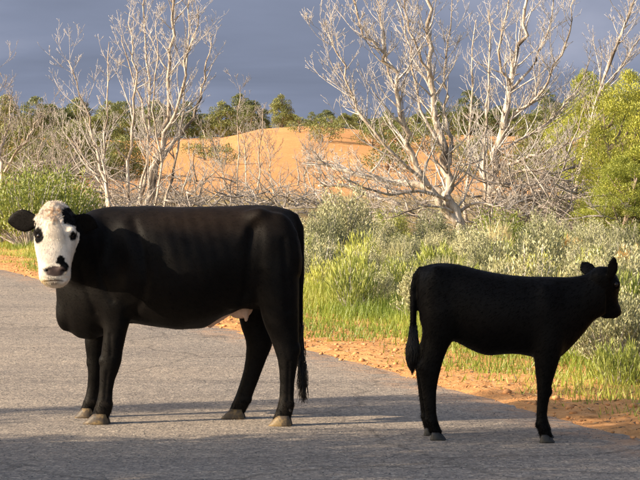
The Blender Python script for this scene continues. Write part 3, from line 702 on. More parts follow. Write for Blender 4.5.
def make_calf():
    c = at(490, 400, 12.74)
    s = Animal(c, R(-9)); P = s.P
    s.trunk([(418.5, 275, 300, .05), (420.5, 269, 322, .09), (424, 265.5, 336, .125), (432, 262.8, 343, .155), (443, 262.2, 342, .17), (455, 263.2, 341, .18), (465, 265.4, 347, .19), (476, 268.4, 352.5, .20), (488, 271.2, 356.3, .21), (503, 273.8, 354.5, .21),
             (517, 275.4, 354, .205), (531, 276.2, 356.5, .195), (546, 276, 362, .18), (556, 276, 361, .165), (564, 276.5, 355, .15), (572, 276.3, 347.5, .13), (580, 275, 339, .11), (587, 273.3, 330, .10), (593, 271, 321.5, .092), (599, 269.5, 317.5, .085), (606, 270, 314, .07)], 26)
    for sg in (1, -1):
        s.blob(P(438, 298, sg * .10), s.ax * .10, s.nr * .085, Vector((0, 0, .21)))
        s.blob(P(546, 315, sg * .11), s.ax * .10, s.nr * .085, Vector((0, 0, .20)))
    # hind legs
    s.leg([(290, 424, 462, .06, .10), (305, 422, 462, .085, .11), (320, 422, 459.5, .085, .11), (335, 423, 456, .072, .11), (346, 423, 450.5, .06, .11), (356, 421, 446, .052, .11), (364, 418.5, 442.5, .048, .11), (371, 418, 440.5, .045, .11), (380, 420, 438.3, .037, .11),
           (390, 421.5, 436.7, .031, .11), (402, 423.3, 436.4, .029, .11), (413, 425, 436.6, .030, .11), (421, 426, 438, .037, .11), (428, 428, 440.5, .037, .11), (433, 430, 443, .036, .11)])
    s.leg([(300, 422, 455, .08, -.10), (335, 421, 450, .07, -.11), (350, 418.5, 443, .055, -.11), (361, 415.5, 437, .048, -.11), (368, 415.2, 434.5, .045, -.11), (378, 416.5, 432, .036, -.11), (390, 418, 430.6, .031, -.11), (402, 419.6, 430.6, .029, -.11),
           (412, 420.8, 431, .031, -.11), (419, 421.5, 432.5, .037, -.11), (426, 423.5, 434.5, .036, -.11), (429, 424.5, 436, .035, -.11)])
    # forelegs
    s.leg([(300, 528, 566, .05, .10), (325, 529, 567, .075, .115), (345, 531, 565, .075, .115), (358, 533.3, 561, .065, .115), (370, 535, 556.5, .055, .115), (381, 536.3, 553, .048, .115), (390, 537, 551, .045, .115), (397, 537.2, 550, .042, .115), (405, 536.8, 548.2, .034, .115),
           (414, 536.2, 547.3, .03, .115), (422, 536.2, 548, .033, .115), (428, 536.8, 550, .039, .115), (433, 538.5, 552, .038, .115), (437, 540, 552.8, .037, .115)])
    s.leg([(300, 530, 564, .05, -.10), (340, 533, 560, .075, -.115), (358, 535, 556, .06, -.115), (372, 537, 552, .05, -.115), (385, 538, 550, .044, -.115), (394, 538, 549, .038, -.115), (405, 538, 547, .031, -.115), (414, 538, 546.5, .03, -.115),
           (421, 538.3, 548.5, .037, -.115), (427, 539.5, 550.5, .036, -.115), (430, 540.5, 551.5, .035, -.115)])
    for bx, by, o, rx, rz in ((548, 391, .115, .028, .035), (421.5, 367, .11, .028, .04), (418, 364, -.11, .028, .04), (539, 424, .115, .024, .024), (429, 419, .11, .024, .024), (424, 416, -.11, .022, .024)):
        s.blob(P(bx, by, o), s.ax * rx, s.nr * .034, Vector((0, 0, rz)), 12)
    # tail, hanging clear of the thigh
    s.tube([(P(430, 270.5, 0), .045, .045), (P(421.5, 271.5, 0), .035, .04), (P(416.3, 277, .0), .026, .03), (P(413.8, 290, .01), .024, .024), (P(413.3, 308, .02), .021, .021), (P(413.2, 326, .02), .020, .020), (P(413, 342, .02), .024, .024), (P(412.5, 352, .02), .014, .014)], 10)
    # head, turned away to the right
    rows = [(266.6, 598, 608, .04, .0), (269, 592, 612.5, .065, .0), (274, 587, 616, .085, .0), (280, 585, 619.3, .095, -.01), (285, 585, 620.6, .098, -.02), (291, 586, 619.3, .09, -.03), (297, 588, 618.2, .08, -.045), (303, 592, 618.8, .07, -.06), (307.5, 595, 621, .062, -.07),
            (312, 597.5, 622, .058, -.08), (315.5, 599, 621, .05, -.082), (318.2, 603, 615.5, .035, -.08)]
    rings = []; k = 20
    for py, xl, xr, hd, o in rows:
        a = P(xl, py, o); b = P(xr, py, o); cc = (a + b) / 2; h = (b - a).length / 2
        dv = (s.ax * math.cos(R(18)) - s.nr * math.sin(R(18))); sv = (s.nr * math.cos(R(18)) + s.ax * math.sin(R(18)))
        rings.append([cc + dv * (h * math.cos(2 * math.pi * j / k)) + sv * (hd * math.sin(2 * math.pi * j / k)) for j in range(k)])
    s.ring_loft(rings)
    s.blob(P(616.5, 284.5, .035), s.ax * .024, s.nr * .03, Vector((0, 0, .03)))
    up = Vector((0, 0, 1))
    s.ear(P(611, 279, .085), P(613.8, 256.5, .13), s.ax * .034 + s.nr * .012, s.nr * .9 + s.ax * -.2, .018)
    s.ear(P(592, 277, -.06), P(580.5, 259.5, -.15), s.ax * .052 + up * .026, s.nr, .018)
    me = s.build(.0075, 5)
    co = co_of(me); px, py = project(co)
    co = relax(me, co, sstep(372, 345, py) * (px > 420) * sstep(600, 575, px), 70)
    me.vertices.foreach_set('co', co.ravel()); me.update(); no = no_of(me)
    nzv = np.array([mnoise.noise(Vector(v) * 20) for v in co.tolist()])
    col = np.repeat(BLACK[None] * .85, len(co), 0) * (1 + .2 * nzv)[:, None]
    set_col(me, col); me.materials.clear(); me.materials.append(M['coat'])
    for p in me.polygons: p.use_smooth = True
    root = empty('calf', s.c); off = -s.c
    flow = np.repeat((np.array(s.ax[:]) * -.75 + np.array([0, 0, -.65]))[None], len(co), 0)
    f1 = fur(me, 34000, flow, .012, .032, col, 'coat', None, .0020, .40); f1.transform(Matrix.Translation(off)); tag(link('coat', f1, root), kind='stuff')
    f4 = fur(me, 2600, np.array([-.25, 0, -1.0]), .012, .026, col, 'fetlock_hair', py > 421, .0024, .18); f4.transform(Matrix.Translation(off)); tag(link('fetlock_hair', f4, root), kind='stuff')
    eye_at(me, 615.5, 284.5, .015, root, .5)
    me.transform(Matrix.Translation(off)); link('body', me, root)
    for (xh, xt, o, hh) in ((430.5, 446, .11, .05), (424, 439, -.11, .05), (539.8, 554.8, .115, .052), (540, 554, -.115, .05)):
        r0 = P(xh, 430, o); r1 = P(xt, 430, o); z = roadz(r0.x, r0.y) - .003; r0.z = z; r1.z = z
        hm = hoof_mesh(r0, r1, s.nr, .09, hh, None); hm.materials.append(M['hoofd']); hm.transform(Matrix.Translation(off)); link('hoof', hm, root)
    T = Tubes()
    for i in range(900):
        a = random.uniform(0, 6.283); q = math.sqrt(random.random()); y0 = random.uniform(322, 346); y1 = random.uniform(350, 371) if q > .5 else random.uniform(358, 376)
        ox = math.cos(a) * q; oo = math.sin(a) * q; pts = []
        for u in (0, .3, .6, .85, 1):
            y = lerp(y0, y1, u); wv = np.interp(y, [322, 334, 346, 356, 364, 373], [2.4, 3.4, 6.0, 6.8, 5.2, 1.6]) * (1 + .10 * math.sin(i + 4 * u))
            pts.append(P(np.interp(y, [322, 345, 373], [413.4, 412.8, 412.4]) + ox * wv + .4 * math.sin(u * 4 + i), y, .02 + oo * wv / 170))
        T.add([q_ + Vector((random.gauss(0, .0035), random.gauss(0, .0035), 0)) for q_ in pts], [.0022, .0020, .0018, .0014, .0006], 3)
    link('tail_switch', T.mesh('tail_switch', M['hair'], s.c), root)
    tag(root, 'small all-black calf standing with its head turned away', 'calf')
make_cow(); make_calf()

# ------------------------------------------------------------------ dead trees
def perp(d):
    r = Vector((random.gauss(0, 1), random.gauss(0, 1), random.gauss(0, 1))); p = r - d * r.dot(d); return p.normalized()
def curve_branch(p, d, L, n, up, wob):
    pts = [p.copy()]; d = d.normalized()
    for i in range(n):
        d = (d + Vector((0, 0, up)) + perp(d) * wob).normalized(); p = p + d * (L / n); pts.append(p.copy())
    return pts
def side_shoots(T, pts, r0, r1, count, Lmin, Lmax, up, level, start=.2, spread=(.75, 1.25), rmin=.0038):
    """grow side branches along a polyline; returns nothing, fills the tube list"""
    n = len(pts) - 1
    for i in range(count):
        u = start + (1 - start) * random.random() ** .85
        k = min(int(u * n), n - 1); f = u * n - k
        p = pts[k].lerp(pts[k + 1], f); t = (pts[k + 1] - pts[k]).normalized(); rr = lerp(r0, r1, u)
        a = random.uniform(*spread); q = perp(t); q.z = abs(q.z) * .4 + q.z * .3
        d = t * math.cos(a) + q.normalized() * math.sin(a)
        L = random.uniform(Lmin, Lmax) * (1.15 - .6 * u); rb = max(rmin, min(rr * .5, .008 + L * .011))
        m = 5 if level > 0 else 3
        bp = curve_branch(p, d, L, m, up, .20)
        T.add(bp, [lerp(rb, rmin * .7, j / m) for j in range(m + 1)], 4 if rb > .014 else 3)
        if level > 0:
            side_shoots(T, bp, rb, rmin, random.randint(3, 6) if level > 1 else random.randint(2, 4), L * .3, L * .62, up * .9, level - 1, .15, spread, rmin)
def smooth_path(pts, jit):
    out = []
    for i in range(len(pts) - 1):
        a, b = pts[i], pts[i + 1]
        p0 = pts[max(i - 1, 0)]; p3 = pts[min(i + 2, len(pts) - 1)]
        for s in range(3):
            t = s / 3; t2, t3 = t * t, t * t * t
            q = .5 * ((2 * a) + (b - p0) * t + (2 * p0 - 5 * a + 4 * b - p3) * t2 + (3 * a - p0 - 3 * b + p3) * t3)
            if s: q = q + Vector((random.gauss(0, jit), random.gauss(0, jit), random.gauss(0, jit * .5)))
            out.append(q)
    out.append(pts[-1]); return out
def dead_tree(label, base_px, d, limbs, group=None, mat_='bark', name='dead_tree'):
    """limbs: (name, [(px,py,depth offset)...], r0, r1, shoots, Lmin, Lmax, level)"""
    b = stand(base_px, d); root = empty(name, b)
    for nm, pl, r0, r1, cnt, l0, l1, lev in limbs:
        r0 *= .68; r1 = r1 * .8 if pl[-1][1] < 0 else .008; cnt = int(cnt * 1.25); l1 *= 1.35
        pts = smooth_path([at(x, y, d + dd) for x, y, dd in pl], r0 * .25 + .00055 * d)
        n = len(pts) - 1; T = Tubes()
        rad = [lerp(r0, r1, (i / n) ** .8) * (1 + random.gauss(0, .06)) for i in range(n + 1)]
        if nm == 'trunk': rad[0] *= 1.35
        T.add(pts, rad, 8)
        for q in range(int(n * .8)):                           # broken stubs
            k = random.randrange(1, n); t = (pts[k + 1] - pts[k]).normalized(); dr = (perp(t) + t * .4).normalized(); L = random.uniform(.06, .2)
            T.add([pts[k], pts[k] + dr * L], [rad[k] * .35, rad[k] * .12], 4)
        lo = link(nm, T.mesh(nm, M[mat_], b), root)
        W = Tubes(); side_shoots(W, pts, r0, r1, cnt, l0, l1, .15, lev, .18, (.5, 1.1))
        if W.v: tag(link('twigs', W.mesh('twigs', M['bark3' if name == 'dead_sapling' or base_px < 20 else 'bark2'], b), lo), kind='stuff')
    tag(root, label, 'dead tree', group)
    return root

dead_tree('many-stemmed bleached dead tree rising behind the white-faced cow', 148, 50, [
    ('trunk', [(150, 222, 0), (153, 195, 0), (156, 165, .2), (164, 138, .3), (169, 108, .2), (170, 62, .1), (172, 20, 0), (173, -25, 0)], .14, .03, 26, .4, 1.3, 2),
    ('limb', [(146, 222, -.2), (150, 180, -.3), (163, 145, -.4), (176, 112, -.6), (186, 75, -.8), (193, 38, -.9), (199, 5, -1.0)], .11, .02, 20, .4, 1.2, 2),
    ('limb', [(158, 160, 0), (175, 140, .3), (194, 118, .6), (201, 88, .7), (206, 62, .7), (211, 38, .8)], .10, .018, 16, .3, 1.0, 2),
    ('limb', [(112, 222, .3), (107, 190, .4), (99, 160, .4), (90, 128, .3), (79, 95, .2), (68, 60, .2)], .085, .014, 18, .4, 1.3, 2),
    ('limb', [(116, 222, -.4), (106, 185, -.5), (105, 150, -.6), (107, 100, -.6), (109, 42, -.7)], .07, .014, 14, .4, 1.1, 2),
    ('limb', [(128, 222, -.3), (128, 180, -.4), (132, 130, -.5), (136, 85, -.6), (133, 48, -.6), (130, 12, -.6)], .085, .016, 18, .4, 1.2, 2),
    ('limb', [(138, 222, .4), (147, 165, .5), (149, 115, .5), (146, 60, .6), (147, -15, .6)], .08, .016, 20, .4, 1.2, 2),
    ('limb', [(134, 222, .1), (140, 190, .2), (148, 150, .3), (142, 100, .3), (128, 60, .4), (122, 35, .4)], .07, .012, 14, .4, 1.1, 2),
    ('limb', [(162, 222, .2), (172, 180, .3), (180, 130, .4), (186, 70, .5), (188, 10, .5), (190, -20, .5)], .06, .012, 16, .4, 1.1, 2),
    ('limb', [(120, 215, .6), (95, 175, .7), (80, 150, .8), (62, 128, .8)], .05, .010, 14, .4, 1.1, 2),
    ('limb', [(170, 222, -.5), (190, 195, -.6), (208, 178, -.7), (222, 165, -.8)], .05, .010, 12, .4, 1.0, 2),
    ('limb', [(150, 222, -.7), (158, 190, -.8), (160, 150, -.9), (152, 110, -1.0), (158, 60, -1.0), (156, 20, -1.0)], .05, .010, 16, .4, 1.0, 2),
])
dead_tree('tall pale dead tree with a forked grey trunk behind the calf', 460, 38, [
    ('trunk', [(466, 250, 0), (461, 232, 0), (456, 210, 0), (450, 188, .1), (444, 158, .1), (438, 128, .2), (434, 95, .2), (429, 60, .2), (427, 25, .2), (425, -25, .2)], .175, .035, 30, .35, 1.15, 2),
    ('limb', [(457, 225, 0), (440, 205, -.1), (428, 186, -.2), (413, 155, -.3), (402, 122, -.5), (396, 90, -.6), (391, 66, -.7), (377, 48, -.8), (361, 28, -.9), (350, -8, -1.0)], .115, .016, 30, .35, 1.2, 2),
    ('limb', [(446, 168, 0), (452, 148, .2), (446, 118, .4), (447, 90, .4), (444, 70, .4), (448, 40, .4), (452, 0, .4)], .06, .012, 14, .3, .9, 2),
    ('limb', [(430, 188, -.2), (408, 168, -.5), (385, 146, -.7), (365, 120, -.8), (350, 90, -.9), (338, 55, -1.0), (328, 32, -1.0)], .06, .010, 26, .35, 1.1, 2),
    ('limb', [(398, 98, -.5), (386, 60, -.4), (380, 20, -.4), (376, -15, -.4)], .04, .010, 14, .3, .9, 2),
    ('limb', [(432, 80, .2), (418, 50, .0), (408, 20, -.1), (402, -15, -.2)], .045, .010, 16, .3, .9, 2),
    ('limb', [(440, 145, .1), (420, 110, .3), (412, 70, .5), (405, 35, .5), (398, -10, .6)], .045, .010, 18, .3, .9, 2),
    ('limb', [(447, 200, -.2), (425, 192, -.6), (398, 194, -.9), (372, 190, -1.1), (348, 180, -1.2), (332, 168, -1.3)], .055, .012, 16, .3, .8, 2),
    ('limb', [(453, 212, -.2), (430, 206, -.5), (405, 212, -.8), (382, 221, -.9)], .04, .010, 10, .25, .7, 2),
    ('limb', [(460, 212, .1), (478, 203, .0), (498, 206, -.2), (515, 215, -.3)], .05, .010, 10, .3, .8, 2),
])
dead_tree('pale dead tree with sweeping branches between the forked tree and live juniper', 488, 42, [
    ('trunk', [(487, 240, 0), (490, 205, 0), (496, 168, 0), (503, 130, 0), (509, 88, .1), (516, 55, .2), (523, 25, .2), (528, -20, .2)], .16, .03, 30, .4, 1.2, 2),
    ('limb', [(503, 132, 0), (512, 118, .1), (530, 104, -.1), (548, 82, -.3), (562, 55, -.4), (572, 20, -.5), (578, -15, -.5)], .06, .010, 22, .35, 1.0, 2),
    ('limb', [(500, 150, 0), (518, 140, .3), (540, 128, .5), (562, 108, .6), (580, 85, .7), (590, 60, .7)], .055, .010, 20, .35, 1.0, 2),
    ('limb', [(510, 85, 0), (500, 62, -.2), (502, 30, -.3), (510, -10, -.3)], .05, .012, 14, .3, .9, 2),
    ('limb', [(508, 95, .1), (530, 70, .3), (545, 40, .5), (553, 5, .5), (556, -20, .5)], .045, .010, 18, .3, .9, 2),
    ('limb', [(497, 168, 0), (522, 160, -.3), (548, 152, -.6), (575, 140, -.8), (592, 130, -.9)], .06, .012, 18, .3, .9, 2),
    ('limb', [(494, 185, 0), (520, 186, -.5), (548, 192, -.8), (570, 188, -1.0)], .055, .012, 18, .3, .8, 2),
    ('limb', [(492, 195, 0), (515, 172, -.9), (545, 168, -1.2), (566, 160, -1.3)], .05, .012, 18, .3, .8, 2),
])
dead_tree('slim straight dead stem just right of the forked dead tree', 468, 44, [
    ('trunk', [(464, 235, 0), (468, 180, 0), (470, 125, 0), (472, 70, 0), (476, 20, 0)], .06, .012, 30, .25, .75, 1)])
dead_tree('thin crooked dead stem close against the sweeping pale tree', 484, 41, [
    ('trunk', [(482, 232, 0), (486, 185, 0), (484, 140, 0), (489, 90, 0), (490, 40, 0), (489, 10, 0)], .065, .012, 32, .25, .7, 1)])
dead_tree('leaning whitened dead stem poking above the live juniper', 575, 46, [
    ('trunk', [(566, 240, 0), (580, 170, 0), (592, 120, 0), (603, 80, 0), (618, 42, 0), (634, 0, 0), (640, -18, 0)], .085, .018, 26, .4, 1.2, 2),
    ('limb', [(600, 95, 0), (618, 70, .2), (640, 38, .3), (655, 10, .3)], .04, .010, 14, .4, 1.0, 2)])
dead_tree('grey dead tree with drooping twigs at the left edge', 2, 52, [
    ('trunk', [(-4, 210, 0), (2, 180, 0), (-4, 150, 0), (-8, 110, 0), (-14, 70, 0)], .11, .02, 20, .4, 1.2, 2),
    ('limb', [(0, 178, 0), (14, 155, -.2), (28, 136, -.3), (40, 118, -.4)], .06, .010, 18, .4, 1.1, 2),
    ('limb', [(-2, 165, 0), (4, 140, .2), (10, 122, .3), (9, 92, .3)], .05, .010, 16, .4, 1.0, 2)])
thin = [(37, 58, 120, 'thin grey dead sapling left of the many-stemmed tree', 6), (52, 62, 112, 'thin dead sapling nearest the left of the many-stemmed tree', 6), (66, 60, 145, 'low broken dead sapling among grey brush left of the big dead tree', -6),
        (237, 60, 85, 'slender bare dead stem above the cow\'s hips', 3), (246, 62, 120, 'short bare dead stem above the cow\'s rump', -3), (258, 58, 108, 'bare dead stem in front of the bare orange dune', 5),
        (272, 64, 140, 'low twiggy dead stem in front of the orange dune', -5), (225, 57, 130, 'leaning dead stem low over the cow\'s back', -22), (306, 60, 150, 'short dead stem standing beyond the cow\'s rump', 4), (322, 57, 155, 'short forked dead stem left of the fallen log', -8)]
for px, d, top, lab, lean in thin:
    dead_tree(lab, px, d, [('trunk', [(px - lean, 222, 0), (px, 185, 0), (px + lean * .3, (185 + top) / 2, 0), (px + lean, top, 0)], .045, .010, 20, .35, .95, 2)], 'thin dead stems', 'bark', 'dead_sapling')

# fallen log and brush
def fallen(label, pl, d, r0, r1, cnt):
    pts = smooth_path([at(x, y, d + dd) for x, y, dd in pl], r0 * .2); b = stand(pl[0][0], d); root = empty('fallen_log', b)
    T = Tubes(); n = len(pts) - 1; T.add(pts, [lerp(r0, r1, i / n) * (1 + random.gauss(0, .07)) for i in range(n + 1)], 8)
    lo = link('trunk', T.mesh('trunk', M['bark'], b), root)
    W = Tubes(); side_shoots(W, pts, r0, r1, cnt, .4, 1.2, .02, 2, .1)
    tag(link('twigs', W.mesh('twigs', M['bark2'], b), lo), kind='stuff'); tag(root, label, 'log')
fallen('bleached fallen log lying left of the forked dead tree', [(446, 194, 0), (415, 184, .2), (385, 180, .4), (355, 174, .5), (332, 166, .6), (318, 160, .6)], 41, .075, .03, 34)
fallen('grey fallen branch lying low over the sagebrush left of the fallen log', [(400, 205, 0), (372, 196, .2), (345, 186, .3), (318, 186, .3)], 44, .05, .02, 26)
def tangle(name, label, box, n, Lr, d0, d1, base):
    W = Tubes(); b = stand((box[0] + box[2]) / 2, (d0 + d1) / 2)
    for i in range(n):
        px = random.uniform(box[0], box[2]); d = random.uniform(d0, d1); g = stand(px, d)
        topz = at(px, random.uniform(box[1], box[3]), d).z
        z = random.uniform(g.z + .02, max(g.z + .1, topz)); p = Vector((g.x, g.y, z))
        dr = Vector((random.gauss(0, 1), random.gauss(0, .6), random.gauss(.25, .45))).normalized()
        L = random.uniform(*Lr); r = random.uniform(.008, .026)
        pts = curve_branch(p, dr, L, 5, .03, .22); W.add(pts, [lerp(r, .005, j / 5) for j in range(6)], 4 if r > .016 else 3)
        side_shoots(W, pts, r, .005, random.randint(3, 6), L * .2, L * .5, .05, 1 if random.random() < .6 else 0, .1)
    tag(link(name, W.mesh(name, M['bark3'], b), None, b), label, 'deadwood', None, 'stuff')
tangle('deadwood_tangle', 'grey tangle of dead branches under the sweeping pale tree', (480, 140, 588, 228), 300, (.5, 1.5), 39.5, 43, 0)
tangle('deadwood_tangle', 'grey dead brush along the cow\'s back before the orange dune', (182, 178, 318, 215), 190, (.5, 1.4), 48, 58, 0)
tangle('deadwood_tangle', 'grey dead brush at the left behind the green shrubs', (-15, 155, 105, 200), 190, (.6, 1.7), 54, 64, 0)
tangle('deadwood_tangle', 'grey dead brush round the foot of the many-stemmed dead tree', (95, 175, 190, 212), 160, (.5, 1.3), 47, 54, 0)
tangle('deadwood_tangle', 'grey twigs strewn round the fallen log', (318, 165, 455, 215), 110, (.4, 1.1), 40, 46, 0)
tangle('deadwood_tangle', 'grey dead twigs at the foot of the live juniper', (575, 190, 650, 240), 110, (.5, 1.2), 37, 41, 0)

# ------------------------------------------------------------------ live junipers and shrubs
def crown_mesh(name, clumps, per, size, m, zmin=-.5):
    """clumps: (centre, radius); leaf-sized faces gathered on sprays inside each clump"""
    cs = []; ds = []; vv = []
    for c, r in clumps:
        n = max(20, int(per * (r / .4) ** 2)); u = rand_dirs(n, zmin)
        rad = r * rng.uniform(.35, 1.05, n) ** .7
        p = np.array(c[:])[None] + u * rad[:, None] * np.array([1, 1, .8])
        cs.append(p); ds.append(u * .6 + np.array([0, 0, .7]) + rng.normal(size=(n, 3)) * .45)
        vv.append(np.clip(rng.normal(.5, .2, n) + rng.normal(0, .16), 0, 1))
    cs = np.concatenate(cs); ds = np.concatenate(ds); vv = np.concatenate(vv); n = len(cs)
    v, f, idx = blades(cs, ds, rng.uniform(.6, 1.3, n) * size, rng.uniform(.6, 1.2, n) * size * .42)
    return mesh_np(name, v, f, [m], var=vv[idx])
def juniper_clumps(h, w, n, zlow=.12, cr=(.2, .42), lean=0):
    out = []
    lobes = [(Vector((random.gauss(0, w * .22), random.gauss(0, w * .22), random.uniform(.35, .8) * h)), random.uniform(.5, .9)) for _ in range(7)]
    for i in range(n):
        u = random.random() ** .9; z = h * (zlow + (1 - zlow) * u)
        prof = math.sin(math.pi * min(1, (.18 + .82 * u)) ** .9) ** .7
        a = random.uniform(0, 2 * math.pi); rr = w * .5 * prof * (.55 + .5 * random.random())
        rr *= 1 + .3 * math.sin(3 * a + z * 2.3) * random.random()
        out.append((Vector((math.cos(a) * rr + lean * z, math.sin(a) * rr, z)), random.uniform(*cr) * (.6 + .5 * prof)))
    return out
def juniper_meshes(h, w, n, per, size, m, zlow=.12, cr=(.2, .42)):
    cl_ = juniper_clumps(h, w, n, zlow, cr); T = Tubes()
    top = Vector((random.gauss(0, .1), random.gauss(0, .1), h * .85)); tr = curve_branch(Vector((0, 0, -.1)), Vector((random.gauss(0, .12), random.gauss(0, .12), 1)), h * .85, 7, .05, .09)
    r0 = .045 * h ** .8 + .03
    T.add(tr, [lerp(r0, .02, i / 7) for i in range(8)], 8)
    for c, r in random.sample(cl_, min(len(cl_), 26)):
        k = min(6, max(0, int(c.z / (h * .85) * 7) - 1)); a = tr[k]
        mid = a.lerp(c, .5) + Vector((0, 0, -.06 * h)); T.add([a, mid, c], [r0 * .35, r0 * .22, .008], 5)
    return crown_mesh('crown', cl_, per, size, m), T.mesh('trunk', M['juniper_bark'])
def juniper(label, loc, meshes, rz, sc, group=None, name='juniper_tree', cat='tree'):
    root = empty(name, loc); root.rotation_euler.z = rz; root.scale = sc if hasattr(sc, '__len__') else (sc, sc, sc)
    link('trunk', meshes[1], root); link('crown', meshes[0], root)
    return tag(root, label, cat, group)
JA = juniper_meshes(3.1, 2.1, 230, 520, .05, M['juniper'], .04, (.14, .30))
juniper('bright green live juniper at the right edge', stand(627, 39), JA, .4, (.80, .80, .98))
JB = juniper_meshes(2.9, 2.1, 210, 520, .05, M['juniper'], .05, (.14, .30))
juniper('live juniper filling the right edge beyond the brightest one', stand(655, 42), JB, 2.0, 1.0)
juniper('smaller live juniper behind the leaning dead stem', stand(585, 52), JB, 4.0, (.85, .85, 1.15))
juniper('low bushy juniper skirting the foot of the bright right-hand juniper', stand(622, 37.5), JA, 2.6, (.65, .65, .5))
juniper('low bushy juniper in the corner below the right-hand junipers', stand(648, 38), JB, 5.1, (.95, .95, .6))
# ridge trees: individuals
FARM = [juniper_meshes(h, w_, 80, 80, .17, M['far'], .03, (.3, .62)) for h, w_ in ((3.6, 2.9), (4.4, 2.6), (3.0, 3.0), (5.0, 2.6), (3.8, 3.4))]
spots = [(205, 205, 1.0), (222, 195, 1.15), (240, 200, 1.2), (251, 190, 1.05), (262, 215, .8), (281, 198, .95), (292, 210, .8), (214, 225, 1.1), (232, 230, 1.2),
         (6, 185, 1.3), (20, 200, 1.2), (36, 190, 1.25), (50, 210, 1.3), (63, 195, 1.3), (78, 205, 1.35), (92, 190, 1.2), (108, 200, 1.25), (122, 190, 1.2), (140, 205, 1.2), (156, 195, 1.2), (172, 205, 1.15), (188, 195, 1.1), (-10, 195, 1.3),
         (312, 215, .6), (326, 205, .7), (345, 195, .75), (358, 205, .85), (374, 190, .7), (388, 200, .85), (404, 195, .9), (420, 205, 1.0), (438, 195, 1.05), (452, 200, 1.1), (468, 190, 1.1), (482, 205, 1.2), (498, 195, 1.15), (514, 205, 1.2), (530, 190, 1.15), (546, 200, 1.25), (560, 195, 1.2), (576, 205, 1.25), (592, 190, 1.3), (610, 205, 1.3), (628, 195, 1.3), (646, 200, 1.3)]
ORD = 'first second third fourth fifth sixth seventh eighth ninth tenth eleventh twelfth thirteenth fourteenth fifteenth sixteenth seventeenth eighteenth nineteenth twentieth'.split()
ORD += ['twenty-' + o for o in ORD[:9]]; ORDN = {}
for i, (px, d, s_) in enumerate(sorted(spots)):
    zone = 0 if px < 300 else 1 if px < 400 else 2; ORDN[zone] = ORDN.get(zone, -1) + 1
    L_ = ORD[ORDN[zone]] + ' from the left of the ' + ('dark junipers on the ridge left of the dune' if zone == 0 else 'small junipers on the skyline behind the dune' if zone == 1 else 'dark junipers on the ridge behind the right-hand dead trees')
    L0 = ('dark olive juniper on the ridge left of the bare dune' if px < 300 else 'dark olive juniper on the ridge behind the bare orange dune' if px < 400 else 'dark olive juniper on the ridge behind the right-hand dead trees')
    juniper(L_, stand(px, d), FARM[i % 5], random.uniform(0, 6), (s_ * .82, s_ * .82, s_ * .66 * random.uniform(.85, 1.15)), 'junipers on the ' + ('left' if px < 300 else 'middle' if px < 400 else 'right') + ' ridge')
FB = [juniper_meshes(1.4, 2.2, 26, 60, .13, M['far'], .02, (.25, .45)) for _ in range(2)]
for i, (px, py) in enumerate(sorted([(372, 146), (385, 143), (398, 150), (410, 142), (322, 142), (330, 136), (425, 152), (300, 133), (455, 160), (388, 172), (470, 170), (392, 168), (60, 170), (30, 165), (85, 168), (205, 160), (225, 165)])):
    p = ground(px, py); sc = random.uniform(.7, 1.15)
    juniper(ORD[i] + ' from the left of the low dark shrubs dotted over the orange dune', p, FB[i % 2], random.uniform(0, 6), (sc * 1.1, sc * 1.1, sc), 'low shrubs on the dune', 'shrub', 'shrub')

MIDM = [juniper_meshes(h, w_, 90, 110, .11, M['mid'], .03, (.25, .5)) for h, w_ in ((2.6, 2.4), (3.1, 2.2), (2.2, 2.4))]
MID = [(-8, 92, 1.0), (14, 98, 1.05), (34, 90, .95), (55, 100, 1.1), (75, 94, 1.0), (96, 102, 1.05), (124, 96, .9), (540, 84, .95), (560, 90, 1.05), (528, 96, .8), (480, 100, .8)]
for i, (px, d, s_) in enumerate(MID):
    rank = sorted(q[0] for q in MID if (q[0] < 200) == (px < 200)).index(px)
    juniper(ORD[rank] + ' from the left of the olive junipers %s' % ('in grey brush at the left' if px < 200 else 'behind the right-hand deadwood'), stand(px, d), MIDM[i % 3], i * 1.7, (s_, s_, s_ * .82), 'nearer junipers ' + ('left' if px < 200 else 'right'))
def bush_mesh(name, h, w, stems, per, leaf, m, up=.55, width=.30, jit=.35, stemmat=None):
    cs = []; ds = []; vv = []; T = Tubes()
    for i in range(stems):
        a = rng.uniform(0, 2 * np.pi); el = rng.uniform(.15, 1) ** .7
        tip = np.array([math.cos(a) * w * .5 * math.sqrt(max(0, 1 - el * el * .8)), math.sin(a) * w * .5 * math.sqrt(max(0, 1 - el * el * .8)), h * el * rng.uniform(.75, 1.05)])
        b = np.array([math.cos(a), math.sin(a), 0]) * w * .08 * rng.random()
        if i % 2 == 0: T.add([Vector(b), Vector(b * .5 + tip * .55 - np.array([0, 0, .04 * h])), Vector(tip * .95)], [.010, .007, .003], 3)
        u = rng.uniform(.35, 1.0, per)[:, None] ** .7
        p = b + (tip - b) * u + rng.normal(size=(per, 3)) * .035 * w
        cs.append(p); dd = (tip - b) / np.linalg.norm(tip - b); ds.append(dd * (1 - up) + np.array([0, 0, up]) + rng.normal(size=(per, 3)) * jit)
        vv.append(np.clip(rng.normal(.5, .18, per) + rng.normal(0, .15), 0, 1))
    cs = np.concatenate(cs); ds = np.concatenate(ds); vv = np.concatenate(vv); n = len(cs); cs[:, 2] = np.maximum(cs[:, 2], .01)
    v, f, idx = blades(cs, ds, rng.uniform(.6, 1.3, n) * leaf, rng.uniform(.7, 1.2, n) * leaf * width)
    tv = np.array(T.v).reshape(-1, 3); nv = len(v)
    faces = f.tolist() + [tuple(q + nv for q in t) for t in T.f]
    return mesh_np(name, np.concatenate([v, tv]), faces, [m, stemmat or M['bark2']], var=np.concatenate([vv[idx], np.full(len(tv), .5)]), mi=[0] * len(f) + [1] * len(T.f))
